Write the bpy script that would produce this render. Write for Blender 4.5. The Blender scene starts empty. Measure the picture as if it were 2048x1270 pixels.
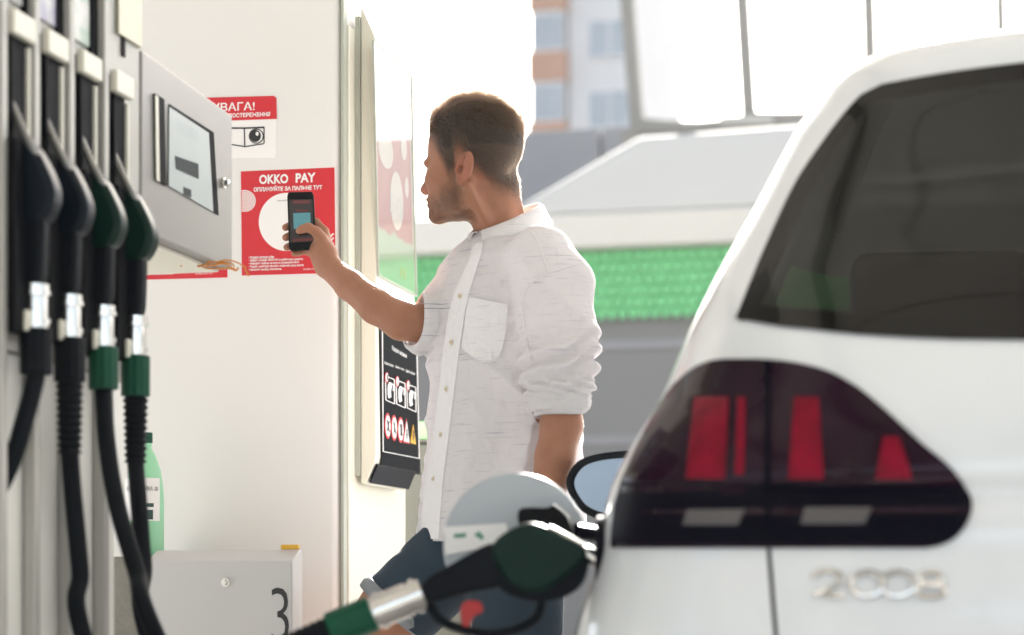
import bpy, bmesh, math, random
import numpy as np
from mathutils import Vector, Matrix
from mathutils.bvhtree import BVHTree
R = math.radians
random.seed(7); rng = np.random.default_rng(7)
S = bpy.context.scene
COL = S.collection

# ------------------------------------------------------------------ camera, sky, sun, exposure
FPX, HZ, CX, CH = 4000.0, 1165.0, 1024.0, 0.85      # focal length and horizon in photo pixels, eye height
cd = bpy.data.cameras.new('camera'); cam = bpy.data.objects.new('camera', cd); COL.objects.link(cam)
cam.location = (0, 0, CH); cam.rotation_euler = (R(90), 0, 0)
cd.sensor_width = 36; cd.lens = FPX / 2048 * 36; cd.shift_y = (HZ - 635) / 2048
cd.clip_start = 0.05; cd.clip_end = 3000
cd.dof.use_dof = True; cd.dof.focus_distance = 4.1; cd.dof.aperture_fstop = 2.7
S.camera = cam
SUN_EL, SUN_AZ = R(27), R(10)                        # azimuth measured from +Y (straight ahead) to the right
w = bpy.data.worlds.new('World'); S.world = w; w.use_nodes = True
nt = w.node_tree; nt.nodes.clear()
sky = nt.nodes.new('ShaderNodeTexSky'); sky.sky_type = 'NISHITA'; sky.sun_disc = False
sky.sun_elevation = SUN_EL; sky.sun_rotation = SUN_AZ; sky.air_density = 1.0; sky.dust_density = 2.0; sky.ozone_density = 0.6
bg = nt.nodes.new('ShaderNodeBackground'); bg.inputs[1].default_value = 0.055
wo = nt.nodes.new('ShaderNodeOutputWorld'); hs = nt.nodes.new('ShaderNodeHueSaturation'); hs.inputs['Saturation'].default_value = .55; nt.links.new(sky.outputs[0], hs.inputs['Color']); nt.links.new(hs.outputs[0], bg.inputs[0]); nt.links.new(bg.outputs[0], wo.inputs[0])
sd = bpy.data.lights.new('sun', 'SUN'); sd.energy = 5.0; sd.angle = R(0.5); sd.color = (1, .95, .885)
sun = bpy.data.objects.new('sun', sd); COL.objects.link(sun)
sdir = Vector((math.sin(SUN_AZ) * math.cos(SUN_EL), math.cos(SUN_AZ) * math.cos(SUN_EL), math.sin(SUN_EL)))
sun.rotation_euler = (-sdir).to_track_quat('-Z', 'Y').to_euler(); sun.location = (0, 10, 8)
S.view_settings.view_transform = 'Standard'; S.view_settings.look = 'None'
S.view_settings.exposure = 2.6; S.view_settings.gamma = 1
S.cycles.max_bounces = 8; S.cycles.transparent_max_bounces = 12; S.cycles.sample_clamp_indirect = 8

# ------------------------------------------------------------------ helpers
U2 = Vector((.2256, .9742, 0)).normalized(); V2 = Vector((U2.y, -U2.x, 0))    # the forecourt's own axes: along the island, across it
ZA = Vector((0, 0, 1)); EYE = Vector((0, 0, CH))
def ray(px, py): return Vector(((px - CX) / FPX, 1.0, (HZ - py) / FPX))
def W(px, py, d): return EYE + ray(px, py) * d
def uvz(u, v, z): return U2 * u + V2 * v + ZA * z
def on_u(px, py, u): r = ray(px, py); return EYE + r * (u / (r.x * U2.x + r.y * U2.y))     # on the plane facing along the island
def on_v(px, py, v): r = ray(px, py); return EYE + r * (v / (r.x * V2.x + r.y * V2.y))     # on the plane facing across it
def u_of(p): return p.dot(U2)
def v_of(p): return p.dot(V2)
def lerp(a, b, t): return a + (b - a) * t

def nodes(name):
    m = bpy.data.materials.new(name); m.use_nodes = True
    n = m.node_tree.nodes; return m, n, m.node_tree.links, n['Principled BSDF']
def setin(b, **k):
    for a, v in k.items():
        a = a.replace('_', ' ')
        if a in b.inputs: b.inputs[a].default_value = v
def rgba(c): return (*c, 1) if len(c) == 3 else c
def mat(name, col, rough=.5, metal=0.0, var=.06, vscale=8, bump=0.0, bscale=60, coat=0, rvar=.08, stretch=None, spec=.5, sss=0):
    m, n, l, b = nodes(name)
    setin(b, Roughness=rough, Metallic=metal, Coat_Weight=coat, Coat_Roughness=.03, Specular_IOR_Level=spec)
    if sss: setin(b, Subsurface_Weight=sss, Subsurface_Radius=(.012, .005, .003), Subsurface_Scale=1.0)
    tc = n.new('ShaderNodeTexCoord'); mp = n.new('ShaderNodeMapping'); l.new(tc.outputs['Object'], mp.inputs[0])
    if stretch: mp.inputs['Scale'].default_value = stretch
    ns = n.new('ShaderNodeTexNoise'); ns.inputs['Scale'].default_value = vscale; ns.inputs['Detail'].default_value = 6
    l.new(mp.outputs[0], ns.inputs['Vector'])
    mx = n.new('ShaderNodeMix'); mx.data_type = 'RGBA'
    mx.inputs[6].default_value = rgba([max(0, c * (1 - var)) for c in col]); mx.inputs[7].default_value = rgba([min(1, c * (1 + var)) for c in col])
    l.new(ns.outputs[0], mx.inputs[0]); l.new(mx.outputs[2], b.inputs['Base Color'])
    mr = n.new('ShaderNodeMapRange'); mr.inputs['To Min'].default_value = max(.02, rough - rvar); mr.inputs['To Max'].default_value = min(1, rough + rvar)
    l.new(ns.outputs[0], mr.inputs[0]); l.new(mr.outputs[0], b.inputs['Roughness'])
    if bump:
        n2 = n.new('ShaderNodeTexNoise'); n2.inputs['Scale'].default_value = bscale; n2.inputs['Detail'].default_value = 5
        l.new(mp.outputs[0], n2.inputs['Vector'])
        bp = n.new('ShaderNodeBump'); bp.inputs['Strength'].default_value = bump; bp.inputs['Distance'].default_value = .01
        l.new(n2.outputs[0], bp.inputs['Height']); l.new(bp.outputs[0], b.inputs['Normal'])
    return m

class MB:
    def __init__(s): s.v = []; s.f = []
    def add(s, vs, fs):
        k = len(s.v); s.v += [tuple(p) for p in vs]; s.f += [tuple(i + k for i in f) for f in fs]; return s
    def obox(s, o, a, b, c):
        o, a, b, c = map(Vector, (o, a, b, c))
        p = [o, o + a, o + a + b, o + b]; p += [q + c for q in p]
        return s.add(p, [(3, 2, 1, 0), (4, 5, 6, 7), (0, 1, 5, 4), (1, 2, 6, 5), (2, 3, 7, 6), (3, 0, 4, 7)])
    def ubox(s, u0, u1, v0, v1, z0, z1):
        return s.obox(uvz(u0, v0, z0), U2 * (u1 - u0), V2 * (v1 - v0), ZA * (z1 - z0))
    def prism(s, pts, vec):
        pts = [Vector(p) for p in pts]; vec = Vector(vec); n = len(pts)
        return s.add(pts + [p + vec for p in pts], [tuple(range(n))[::-1], tuple(range(n, 2 * n))] + [(i, (i + 1) % n, n + (i + 1) % n, n + i) for i in range(n)])
    def ringprism(s, outer, inner, vec):
        n = len(outer); vec = Vector(vec); a = [Vector(p) for p in outer]; b = [Vector(p) for p in inner]
        vs = a + b + [p + vec for p in a] + [p + vec for p in b]; fs = []
        for i in range(n):
            j = (i + 1) % n
            fs += [(i, n + i, n + j, j), (2*n + i, 2*n + j, 3*n + j, 3*n + i), (i, j, 2*n + j, 2*n + i), (n + i, 3*n + i, 3*n + j, n + j)]
        return s.add(vs, fs)
    def tube(s, path, rad, n=12, cap=True):
        path = [Vector(p) for p in path]; m = len(path)
        if not hasattr(rad, '__len__'): rad = [rad] * m
        vs = []; ref = None
        for i, p in enumerate(path):
            t = (path[min(i + 1, m - 1)] - path[max(i - 1, 0)]).normalized()
            if ref is None: ref = t.cross(Vector((.31, .2, .93))).normalized()
            a = (ref - t * ref.dot(t)).normalized(); ref = a; b = t.cross(a)
            vs += [p + (a * math.cos(q) + b * math.sin(q)) * rad[i] for q in [2 * math.pi * k / n for k in range(n)]]
        fs = [(i * n + k, i * n + (k + 1) % n, (i + 1) * n + (k + 1) % n, (i + 1) * n + k) for i in range(m - 1) for k in range(n)]
        if cap: fs += [tuple(range(n))[::-1], tuple(range((m - 1) * n, m * n))]
        return s.add(vs, fs)
    def grid(s, rows):
        m, n = len(rows), len(rows[0])
        return s.add([p for r in rows for p in r], [(i * n + j, i * n + j + 1, (i + 1) * n + j + 1, (i + 1) * n + j) for i in range(m - 1) for j in range(n - 1)])
    def ball(s, c, r, nu=16, nv=10):
        c = Vector(c); r = Vector(r) if hasattr(r, '__len__') else Vector((r, r, r)); vs = []
        for i in range(1, nv):
            a = math.pi * i / nv
            for k in range(nu):
                b = 2 * math.pi * k / nu
                vs.append(c + Vector((r.x * math.sin(a) * math.cos(b), r.y * math.sin(a) * math.sin(b), r.z * math.cos(a))))
        fs = [(i * nu + k, (i + 1) * nu + k, (i + 1) * nu + (k + 1) % nu, i * nu + (k + 1) % nu) for i in range(nv - 2) for k in range(nu)]
        t = len(vs); vs += [c + Vector((0, 0, r.z)), c - Vector((0, 0, r.z))]
        fs += [(t, k, (k + 1) % nu) for k in range(nu)] + [(t + 1, (nv - 2) * nu + (k + 1) % nu, (nv - 2) * nu + k) for k in range(nu)]
        return s.add(vs, fs)
    def disc(s, c, n, r, h, seg=28, sx=1.0):
        c = Vector(c); n = Vector(n).normalized(); a = n.cross(ZA).normalized(); b = a.cross(n)
        return s.prism([c + (a * math.cos(q) * sx + b * math.sin(q)) * r for q in [2 * math.pi * k / seg for k in range(seg)]], n * h)
    def build(s, name, m, parent=None, smooth=False, bevel=0, seg=2, solid=0, sub=0, fix=True):
        me = bpy.data.meshes.new(name); me.from_pydata(s.v, [], s.f); me.validate(); me.update()
        if fix:
            bm = bmesh.new(); bm.from_mesh(me); bmesh.ops.recalc_face_normals(bm, faces=bm.faces); bm.to_mesh(me); bm.free()
        o = bpy.data.objects.new(name, me); COL.objects.link(o); me.materials.append(m)
        if smooth or bevel:
            me.polygons.foreach_set('use_smooth', [True] * len(me.polygons))
            if not (smooth == 'all'): me.set_sharp_from_angle(angle=R(40))
        if solid:
            q = o.modifiers.new('solid', 'SOLIDIFY'); q.thickness = solid; q.offset = 0
        if bevel:
            q = o.modifiers.new('bevel', 'BEVEL'); q.width = bevel; q.segments = seg; q.limit_method = 'ANGLE'; q.angle_limit = R(35); q.harden_normals = True
        if sub:
            q = o.modifiers.new('sub', 'SUBSURF'); q.levels = sub; q.render_levels = sub
        if parent is not None: attach(o, parent)
        return o
def world_mat(o): return (world_mat(o.parent) @ o.matrix_parent_inverse @ o.matrix_basis) if o.parent else o.matrix_basis.copy()
def attach(o, parent):
    o.parent = parent; o.matrix_parent_inverse = world_mat(parent).inverted()
def tag(o, label=None, cat=None, group=None, kind=None):
    if label: o['label'] = label
    if cat: o['category'] = cat
    if group: o['group'] = group
    if kind: o['kind'] = kind
    return o
def thing(name, label, cat, loc=(0, 0, 0), group=None):
    o = bpy.data.objects.new(name, None); COL.objects.link(o); o.location = loc; o.empty_display_size = .1
    return tag(o, label, cat, group)
def smooth_poly(p, it=2):
    for _ in range(it):
        q = []
        for i in range(len(p)):
            a, b = p[i], p[(i + 1) % len(p)]
            q += [(a[0] * .75 + b[0] * .25, a[1] * .75 + b[1] * .25), (a[0] * .25 + b[0] * .75, a[1] * .25 + b[1] * .75)]
        p = q
    return p
def spline(pts, n):
    P = np.array([tuple(p) for p in pts], float); m = len(P); out = []
    for i in range(m - 1):
        p0, p1, p2, p3 = P[max(i - 1, 0)], P[i], P[i + 1], P[min(i + 2, m - 1)]
        for k in range(n):
            t = k / n
            out.append(.5 * (2 * p1 + (p2 - p0) * t + (2 * p0 - 5 * p1 + 4 * p2 - p3) * t * t + (3 * p1 - p0 - 3 * p2 + p3) * t ** 3))
    out.append(P[-1]); return [tuple(p) for p in out]
def rrect(x0, y0, x1, y1, r, n=5):
    out = []
    for cx, cy, a0 in ((x1 - r, y0 + r, -90), (x1 - r, y1 - r, 0), (x0 + r, y1 - r, 90), (x0 + r, y0 + r, 180)):
        out += [(cx + r * math.cos(R(a0 + 90 * k / n)), cy + r * math.sin(R(a0 + 90 * k / n))) for k in range(n + 1)]
    return out
_tc = {}
def text_geo(s, bold=0.0):
    key = (s, bold)
    if key not in _tc:
        c = bpy.data.curves.new('t', 'FONT'); c.body = s; c.size = 1; c.offset = bold; c.resolution_u = 3
        o = bpy.data.objects.new('t', c); COL.objects.link(o); dg = bpy.context.evaluated_depsgraph_get()
        me = bpy.data.meshes.new_from_object(o.evaluated_get(dg))
        v = [tuple(q.co) for q in me.vertices]; f = [tuple(q.vertices) for q in me.polygons]
        bpy.data.objects.remove(o); bpy.data.curves.remove(c); bpy.data.meshes.remove(me)
        x0 = min(p[0] for p in v); x1 = max(p[0] for p in v); y0 = min(p[1] for p in v); y1 = max(p[1] for p in v)
        _tc[key] = ([((p[0] - x0) / (x1 - x0), (p[1] - y0) / (y1 - y0)) for p in v], f)
    return _tc[key]
def text_px(mb, s, quad, place, off, bold=0.0):
    """letters fitted in a photo quad (left-top, right-top, right-bottom, left-bottom), set on a surface by place(px, py)"""
    v, f = text_geo(s, bold); a, b, c, d = quad
    pts = []
    for x, y in v:
        tx = (lerp(a[0], b[0], x), lerp(a[1], b[1], x)); bx = (lerp(d[0], c[0], x), lerp(d[1], c[1], x))
        pts.append(place(lerp(bx[0], tx[0], y), lerp(bx[1], tx[1], y)) + off)
    return mb.add(pts, f)

# ---- implicit surfaces (smooth unions of tapered limbs), meshed by surface nets
def surf_net(fn, lo, hi, h):
    lo = np.array(lo, float); hi = np.array(hi, float); n = np.ceil((hi - lo) / h).astype(int) + 1
    ax = [lo[i] + h * np.arange(n[i]) for i in range(3)]
    X, Y, Z = np.meshgrid(*ax, indexing='ij')
    D = fn(X, Y, Z); ins = D < 0
    acc = np.zeros((n[0] - 1, n[1] - 1, n[2] - 1, 3), np.float32); cnt = np.zeros(acc.shape[:3], np.float32)
    for a in range(3):
        sl0 = [slice(None)] * 3; sl1 = [slice(None)] * 3; sl0[a] = slice(0, -1); sl1[a] = slice(1, None)
        d0, d1 = D[tuple(sl0)], D[tuple(sl1)]; m = (d0 < 0) != (d1 < 0)
        t = np.where(m, d0 / np.where(m, d0 - d1, 1), 0)
        o = [i for i in range(3) if i != a]
        for da in (0, 1):
            for db in (0, 1):
                s = [None] * 3; s[a] = slice(None)
                s[o[0]] = slice(da, D.shape[o[0]] - 1 + da); s[o[1]] = slice(db, D.shape[o[1]] - 1 + db)
                mm = m[tuple(s)]; tt = t[tuple(s)]
                cnt += mm; acc[..., a] += mm * tt; acc[..., o[0]] += mm * da; acc[..., o[1]] += mm * db
    cells = cnt > 0; idx = -np.ones(cells.shape, int); idx[cells] = np.arange(cells.sum())
    ci = np.argwhere(cells); verts = lo + h * (ci + acc[cells] / cnt[cells][:, None])
    faces = []
    for a in range(3):
        b, c = (a + 1) % 3, (a + 2) % 3
        sl0 = [slice(1, -1)] * 3; sl1 = [slice(1, -1)] * 3; sl0[a] = slice(0, -1); sl1[a] = slice(1, None)
        i0, i1 = ins[tuple(sl0)], ins[tuple(sl1)]
        for flag, rev in ((i0 & ~i1, False), (~i0 & i1, True)):
            e = np.argwhere(flag)
            if not len(e): continue
            g = e.copy(); g[:, b] += 1; g[:, c] += 1
            q = []
            for db, dc in ((-1, -1), (0, -1), (0, 0), (-1, 0)):
                k = g.copy(); k[:, b] += db; k[:, c] += dc; q.append(idx[k[:, 0], k[:, 1], k[:, 2]])
            q = np.stack(q, 1); q = q[(q >= 0).all(1)]
            faces.append(q[:, ::-1] if rev else q)
    return verts, np.concatenate(faces)
def smin(a, b, k):
    h = np.clip(.5 + .5 * (b - a) / k, 0, 1); return b + (a - b) * h - k * h * (1 - h)
def smax(a, b, k): return -smin(-a, -b, k)
def cone(X, Y, Z, a, b, ra, rb):
    a = np.array(a); b = np.array(b); d = b - a; L2 = (d * d).sum()
    t = np.clip(((X - a[0]) * d[0] + (Y - a[1]) * d[1] + (Z - a[2]) * d[2]) / L2, 0, 1)
    return np.sqrt((X - a[0] - t * d[0]) ** 2 + (Y - a[1] - t * d[1]) ** 2 + (Z - a[2] - t * d[2]) ** 2) - (ra + (rb - ra) * t)
def chain(X, Y, Z, pts, rad, k=.01):
    D = None
    for i in range(len(pts) - 1):
        d = cone(X, Y, Z, pts[i], pts[i + 1], rad[i], rad[i + 1]); D = d if D is None else smin(D, d, k)
    return D
def ell(X, Y, Z, c, r):
    k0 = np.sqrt(((X - c[0]) / r[0]) ** 2 + ((Y - c[1]) / r[1]) ** 2 + ((Z - c[2]) / r[2]) ** 2)
    k1 = np.sqrt(((X - c[0]) / r[0] ** 2) ** 2 + ((Y - c[1]) / r[1] ** 2) ** 2 + ((Z - c[2]) / r[2] ** 2) ** 2) + 1e-9
    return k0 * (k0 - 1) / k1
_nd = rng.normal(size=(24, 3)); _np = rng.uniform(0, 6.28, 24)
def wnoise(X, Y, Z, s, k=0, n=6):
    r = 0
    for i in range(k, k + n):
        d = _nd[i % 24] * s; r = r + np.sin(X * d[0] + Y * d[1] + Z * d[2] + _np[i % 24] + 1.3 * np.sin(X * d[1] - Y * d[2] + Z * d[0]))
    return r / n
def mesh_obj(name, v, f, m, parent=None):
    me = bpy.data.meshes.new(name); me.from_pydata([tuple(p) for p in v], [], [tuple(int(i) for i in q) for q in f]); me.validate(); me.update()
    me.polygons.foreach_set('use_smooth', [True] * len(me.polygons))
    o = bpy.data.objects.new(name, me); COL.objects.link(o); me.materials.append(m)
    if parent is not None: attach(o, parent)
    return o
def bvh_of(o): return BVHTree.FromPolygons([v.co.copy() for v in o.data.vertices], [tuple(p.vertices) for p in o.data.polygons])
def hit(bvh, px, py, off=0.0):
    d = ray(px, py).normalized(); p, n, i, t = bvh.ray_cast(EYE, d)
    if p is None: return None, None
    if n.dot(d) > 0: n = -n
    return p + n * off, n
def drape_rows(bvh, rows, nx, off, refine=1):
    """rows: (y, x_left, x_right) in photo pixels, laid on a surface; missing rays step inwards to the surface's own edge"""
    Rr = spline(rows, refine) if refine > 1 else rows
    out = []; nor = []
    for y, xl, xr in Rr:
        r = []; nn = []; mid = (xl + xr) / 2
        for k in range(nx):
            x = lerp(xl, xr, k / (nx - 1)); p = None; j = 0
            while p is None and j < 60:
                p, n = hit(bvh, lerp(x, mid, j / 60), y, off); j += 1
            if p is None: p, n = (r[-1], nn[-1]) if r else (out[-1][k], nor[-1][k])
            r.append(p); nn.append(n)
        out.append(r); nor.append(nn)
    return out, nor
def shell(rows, nor, th):
    """a thin solid from a draped sheet"""
    m, n = len(rows), len(rows[0]); mb = MB(); mb.grid(rows)
    back = [[rows[i][j] - nor[i][j] * th for j in range(n)] for i in range(m)]; mb.grid(back)
    k = m * n; rim = [(0, j) for j in range(n)] + [(i, n - 1) for i in range(1, m)] + [(m - 1, j) for j in range(n - 2, -1, -1)] + [(i, 0) for i in range(m - 2, 0, -1)]
    for a, b in zip(rim, rim[1:] + rim[:1]):
        p, q = a[0] * n + a[1], b[0] * n + b[1]; mb.f.append((p, q, q + k, p + k))
    return mb

# ------------------------------------------------------------------ materials
M = dict(
    column=mat('column_paint', (.77, .76, .74), .38, var=.02, vscale=3, bump=.03, bscale=30),
    cream=mat('cream_steel', (.74, .72, .62), .4, var=.03, vscale=4),
    strip=mat('grey_green_strip', (.40, .42, .36), .45, var=.05),
    steel=mat('brushed_steel', (.30, .29, .275), .42, .35, var=.10, vscale=14, stretch=(1, 1, 12), bump=.02, bscale=200),
    alu=mat('satin_aluminium', (.44, .43, .40), .48, .3, var=.06),
    white=mat('white_enamel', (.78, .77, .73), .4, var=.03),
    black=mat('black_plastic', (.004, .005, .007), .6, var=.2, vscale=20, spec=.08),
    rubber=mat('black_rubber', (.003, .005, .008), .5, spec=.09, var=.25, vscale=30, bump=.05),
    green=mat('dark_green_plastic', (.0008, .017, .012), .30, var=.15, spec=.14),
    navy=mat('navy_black_plastic', (.002, .006, .012), .32, var=.2, spec=.14),
    greensleeve=mat('green_sleeve', (.002, .065, .034), .33, var=.12, spec=.2),
    darksteel=mat('dark_steel', (.22, .22, .21), .35, .8),
    chrome=mat('worn_chrome', (.80, .79, .77), .16, 1.0, var=.06, vscale=40, bump=.03),
    red=mat('red_plastic', (.36, .006, .006), .35, var=.1),
    signred=mat('red_vinyl', (.62, .018, .03), .45, var=.04),
    signwhite=mat('white_vinyl', (.86, .85, .84), .5, var=.02),
    signblack=mat('black_print', (.02, .02, .022), .5),
    signgrey=mat('grey_print', (.5, .48, .47), .5),
    yellow=mat('yellow_plastic', (.75, .42, .03), .45),
    wire=mat('orange_wire', (.65, .24, .03), .45),
    concrete=mat('rough_concrete', (.24, .23, .20), .9, var=.2, vscale=30, bump=.5, bscale=90),
    asphalt=mat('asphalt', (.06, .06, .062), .9, var=.3, vscale=40, bump=.4, bscale=200),
    slab=mat('pale_concrete_slab', (.39, .385, .375), .85, var=.15, vscale=3, bump=.2, bscale=120),
    paver=mat('pale_paving', (.42, .41, .39), .85, var=.12, vscale=10, bump=.2, bscale=120),
    grey=mat('grey_cladding', (.25, .255, .275), .55, var=.05, vscale=2),
    greydark=mat('grey_render', (.20, .20, .205), .7, var=.06, vscale=2),
    roofwhite=mat('white_roof_sheet', (.78, .75, .69), .85, var=.03, vscale=1.5),
    roofsheet=mat('pale_roof_sheet', (.62, .605, .56), .85, var=.04, vscale=1.5),
    tilegreen=mat('green_tiles', (.21, .62, .29), .35, var=.18, vscale=9),
    frame=mat('painted_steel_frame', (.23, .22, .20), .5),
    plaster=mat('pale_plaster', (.70, .69, .69), .8, var=.06, vscale=.8),
    brick=mat('orange_brick', (.52, .26, .16), .85, var=.15, vscale=6),
    pane=mat('far_window_glass', (.30, .36, .42), .15, var=.2, vscale=.5),
    paint=mat('white_car_paint', (.755, .785, .815), .22, var=.008, coat=1.0, rvar=.02),
    darktrim=mat('dark_trim', (.003, .003, .008), .35, spec=.04, rvar=.03),
    lens=mat('dark_red_lens', (.012, .001, .009), .08, var=.5, rvar=.03, spec=.2),
    lensred=mat('red_claw_lens', (.20, .002, .018), .15, var=.75, vscale=22, spec=.10, bump=.3, bscale=120),
    lensclear=mat('clear_reflector', (.085, .08, .085), .35, .1),
    phone=mat('phone_glass', (.005, .006, .008), .12, var=.1, rvar=.02, spec=.15),
    denim=mat('blue_denim', (.015, .036, .058), .85, var=.45, vscale=420, bump=.35, bscale=900),
    denimcuff=mat('pale_denim_cuff', (.24, .26, .28), .9, var=.25, vscale=300, bump=.3, bscale=700),
    button=mat('pearl_button', (.72, .62, .44), .3),
    litter=mat('olive_bin', (.06, .062, .05), .5),
    limebox=mat('lime_plastic', (.25, .75, .22), .4),
    seat=mat('dark_seat', (.02, .021, .028), .8),
    shoe=mat('white_sneaker', (.7, .7, .68), .6),
)
def glass_mat(name, tint, refl=1.0):
    m, n, l, b = nodes(name); n.remove(b); out = n['Material Output']
    tr = n.new('ShaderNodeBsdfTransparent'); tr.inputs[0].default_value = rgba(tint)
    gl = n.new('ShaderNodeBsdfGlossy'); gl.inputs['Roughness'].default_value = .02; gl.inputs['Color'].default_value = (1, 1, 1, 1)
    fr = n.new('ShaderNodeFresnel'); fr.inputs[0].default_value = 1.52
    mx = n.new('ShaderNodeMixShader'); k_ = n.new('ShaderNodeMath'); k_.operation = 'MULTIPLY'; k_.inputs[1].default_value = refl; l.new(fr.outputs[0], k_.inputs[0]); l.new(k_.outputs[0], mx.inputs[0]); l.new(tr.outputs[0], mx.inputs[1]); l.new(gl.outputs[0], mx.inputs[2]); l.new(mx.outputs[0], out.inputs[0])
    return m
M['carglass'] = glass_mat('tinted_car_glass', (.11, .115, .10), .6)
M['screenglass'] = glass_mat('windscreen_glass', (.45, .47, .42), .8)
M['clearglass'] = glass_mat('clear_glass', (.93, .96, .94), .52)

# ------------------------------------------------------------------ ground, island, forecourt roof
gm = MB(); gm.obox((-900, -200, -.5), (1800, 0, 0), (0, 1600, 0), (0, 0, .5)); tag(gm.build('ground', M['asphalt']), kind='structure')
fc_ = MB(); fc_.obox((-16, -14, .0005), (32, 0, 0), (0, 26.5, 0), (0, 0, .0035)); tag(fc_.build('forecourt_bounce_slab', M['slab']), kind='structure')  # unseen pale slab added so the ground bounces more sunlight up
kb = MB(); kb.ubox(-3, 7.5, -2.6, -1.02, .0045, .15); tag(kb.build('kerb_island', M['paver'], bevel=.015), kind='structure')

can = thing('forecourt_canopy', 'large white forecourt roof above the fuel pumps with ribbed underside panels', 'canopy', (0, 0, 4.6))
c_ = MB(); c_.ubox(-9, 6.6, -7, 8, 4.72, 5.3); c_.build('roof', M['roofwhite'], can)
c_ = MB()
for k in range(26): c_.ubox(-8.9 + k * .6, -8.9 + k * .6 + .56, -6.9, 7.9, 4.68, 4.716)
c_.build('soffit', M['roofwhite'], can)
c_ = MB()
for k in range(7): c_.ubox(-8.8, 6.4, -6.5 + k * 2.3, -6.36 + k * 2.3, 4.5, 4.676)
c_.build('beam', M['frame'], can)
for uu in (-6.0, -2.5):
    c_ = MB(); c_.ubox(uu, uu + .4, -2.0, -1.6, .152, 4.5); c_.build('post', M['column'], can, bevel=.02)

# ------------------------------------------------------------------ tall white column with stickers
UC, VC, UB = 4.156, -1.335, 3.72
col = thing('service_column', 'tall smooth white column behind the pump carrying the red stickers', 'column', uvz(UC + .2, VC - .4, .15))
b_ = MB(); b_.ubox(UC, UC + .44, -2.25, VC - .012, .152, 4.4); b_.build('casing', M['column'], col, bevel=.022, seg=4)
b_ = MB(); zt = on_v(690, 42, VC).z; b_.ubox(UC + .03, UC + .475, VC - .010, VC, .152, zt); b_.build('side_panel', M['cream'], col, bevel=.003)
b_ = MB(); b_.ubox(UC + .002, UC + .028, VC - .010, VC - .004, .152, 4.3); b_.build('corner_seam', M['strip'], col)

OFF = -U2 * .0012
def front(px, py): return on_u(px, py, UC)
def fpoly(mb, pts, k, th=.0008): return mb.prism([front(*p) - U2 * (.0008 * k) for p in pts], -U2 * th)
def q4(x0, y0, x1, y1, slope=0): return ((x0, y0), (x1, y0 + slope * (x1 - x0)), (x1, y1 + slope * (x1 - x0)), (x0, y1))
def arcs(cx, cy, radii, wd, a0=0, a1=360, n=40, clip=None):
    out = []
    for r in radii:
        A = [R(lerp(a0, a1, k / n)) for k in range(n + 1)]
        for p, q in zip(A, A[1:]):
            quad = [(cx + (r + s) * math.cos(t), cy + (r + s) * math.sin(t)) for s, t in ((-wd, p), (wd, p), (wd, q), (-wd, q))]
            if clip is None or all(clip[0] <= x <= clip[2] and clip[1] <= y <= clip[3] for x, y in quad): out.append(quad)
    return out

def pay_sticker(dx, dy, label):
    T = lambda p: (p[0] + dx, p[1] + dy - .0 * dx)
    root = thing('payment_sticker', label, 'sticker', front(*T((577, 445))), 'red payment stickers on the white column')
    m = MB(); fpoly(m, [T(p) for p in ((482, 343), (669, 335), (671, 546), (484, 551))], 0); m.build('backing', M['signred'], root)
    m = MB(); fpoly(m, [T((573 + 55 * math.cos(R(a)), 444 + 58 * math.sin(R(a)))) for a in range(0, 360, 8)], 1)
    m.build('white_disc', M['signwhite'], root)
    m = MB()
    for q in arcs(490, 402, (3, 6.5, 10, 13.5, 17, 20.5), 1.1, clip=(482.5, 340, 670, 550)): fpoly(m, [T(p) for p in q], 1)
    for q in arcs(690, 498, (8, 14, 20, 26, 32, 38), 1.5, clip=(600, 340, 670, 545)): fpoly(m, [T(p) for p in q], 1)
    m.build('ring_pattern', M['signwhite'], root)
    m = MB(); P = lambda x, y: front(*T((x, y)))
    o = -U2 * .0022; B_ = .03
    text_px(m, 'OKKO', q4(519, 350, 577, 369, -.035), P, o, .035); text_px(m, 'PAY', q4(592, 347, 632, 366, -.035), P, o, .035)
    text_px(m, 'ОПЛАЧУЙТЕ ЗА ПАЛЬНЕ ТУТ', q4(508, 373, 645, 384, -.035), P, o, .04)
    for i, (s, x1) in enumerate((('• Вставте пістолет в бак', 549), ('• Зайдіть у розділ OKKO PAY в мобільному додатку', 607), ('• Наведіть сканер на код та зіскануйте його', 599), ('• Введіть необхідну кількість літрів або суму коштів', 608), ('• Натисніть кнопку «Оплатити»', 564))):
        text_px(m, s, q4(498, 512.5 + i * 6.2, x1, 518.3 + i * 6.2, -.03), P, o, .035)
    text_px(m, 'АЗК №15, РАО, МКТ', q4(607, 537, 643, 541, -.03), P, o, .01)
    m.build('lettering', M['signwhite'], root)
    m = MB(); text_px(m, 'СКАНУЙТЕ КОД', q4(555, 400, 592, 403.6, -.03), P, o, .01); m.build('disc_lettering', M['signblack'], root)
    return root
pay_sticker(0, 0, 'square red payment sticker behind the raised phone, right of the steel pump display')
pay_sticker(-216, 9, 'red payment sticker mostly hidden behind the steel pump display, its bottom edge showing below')

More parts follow.
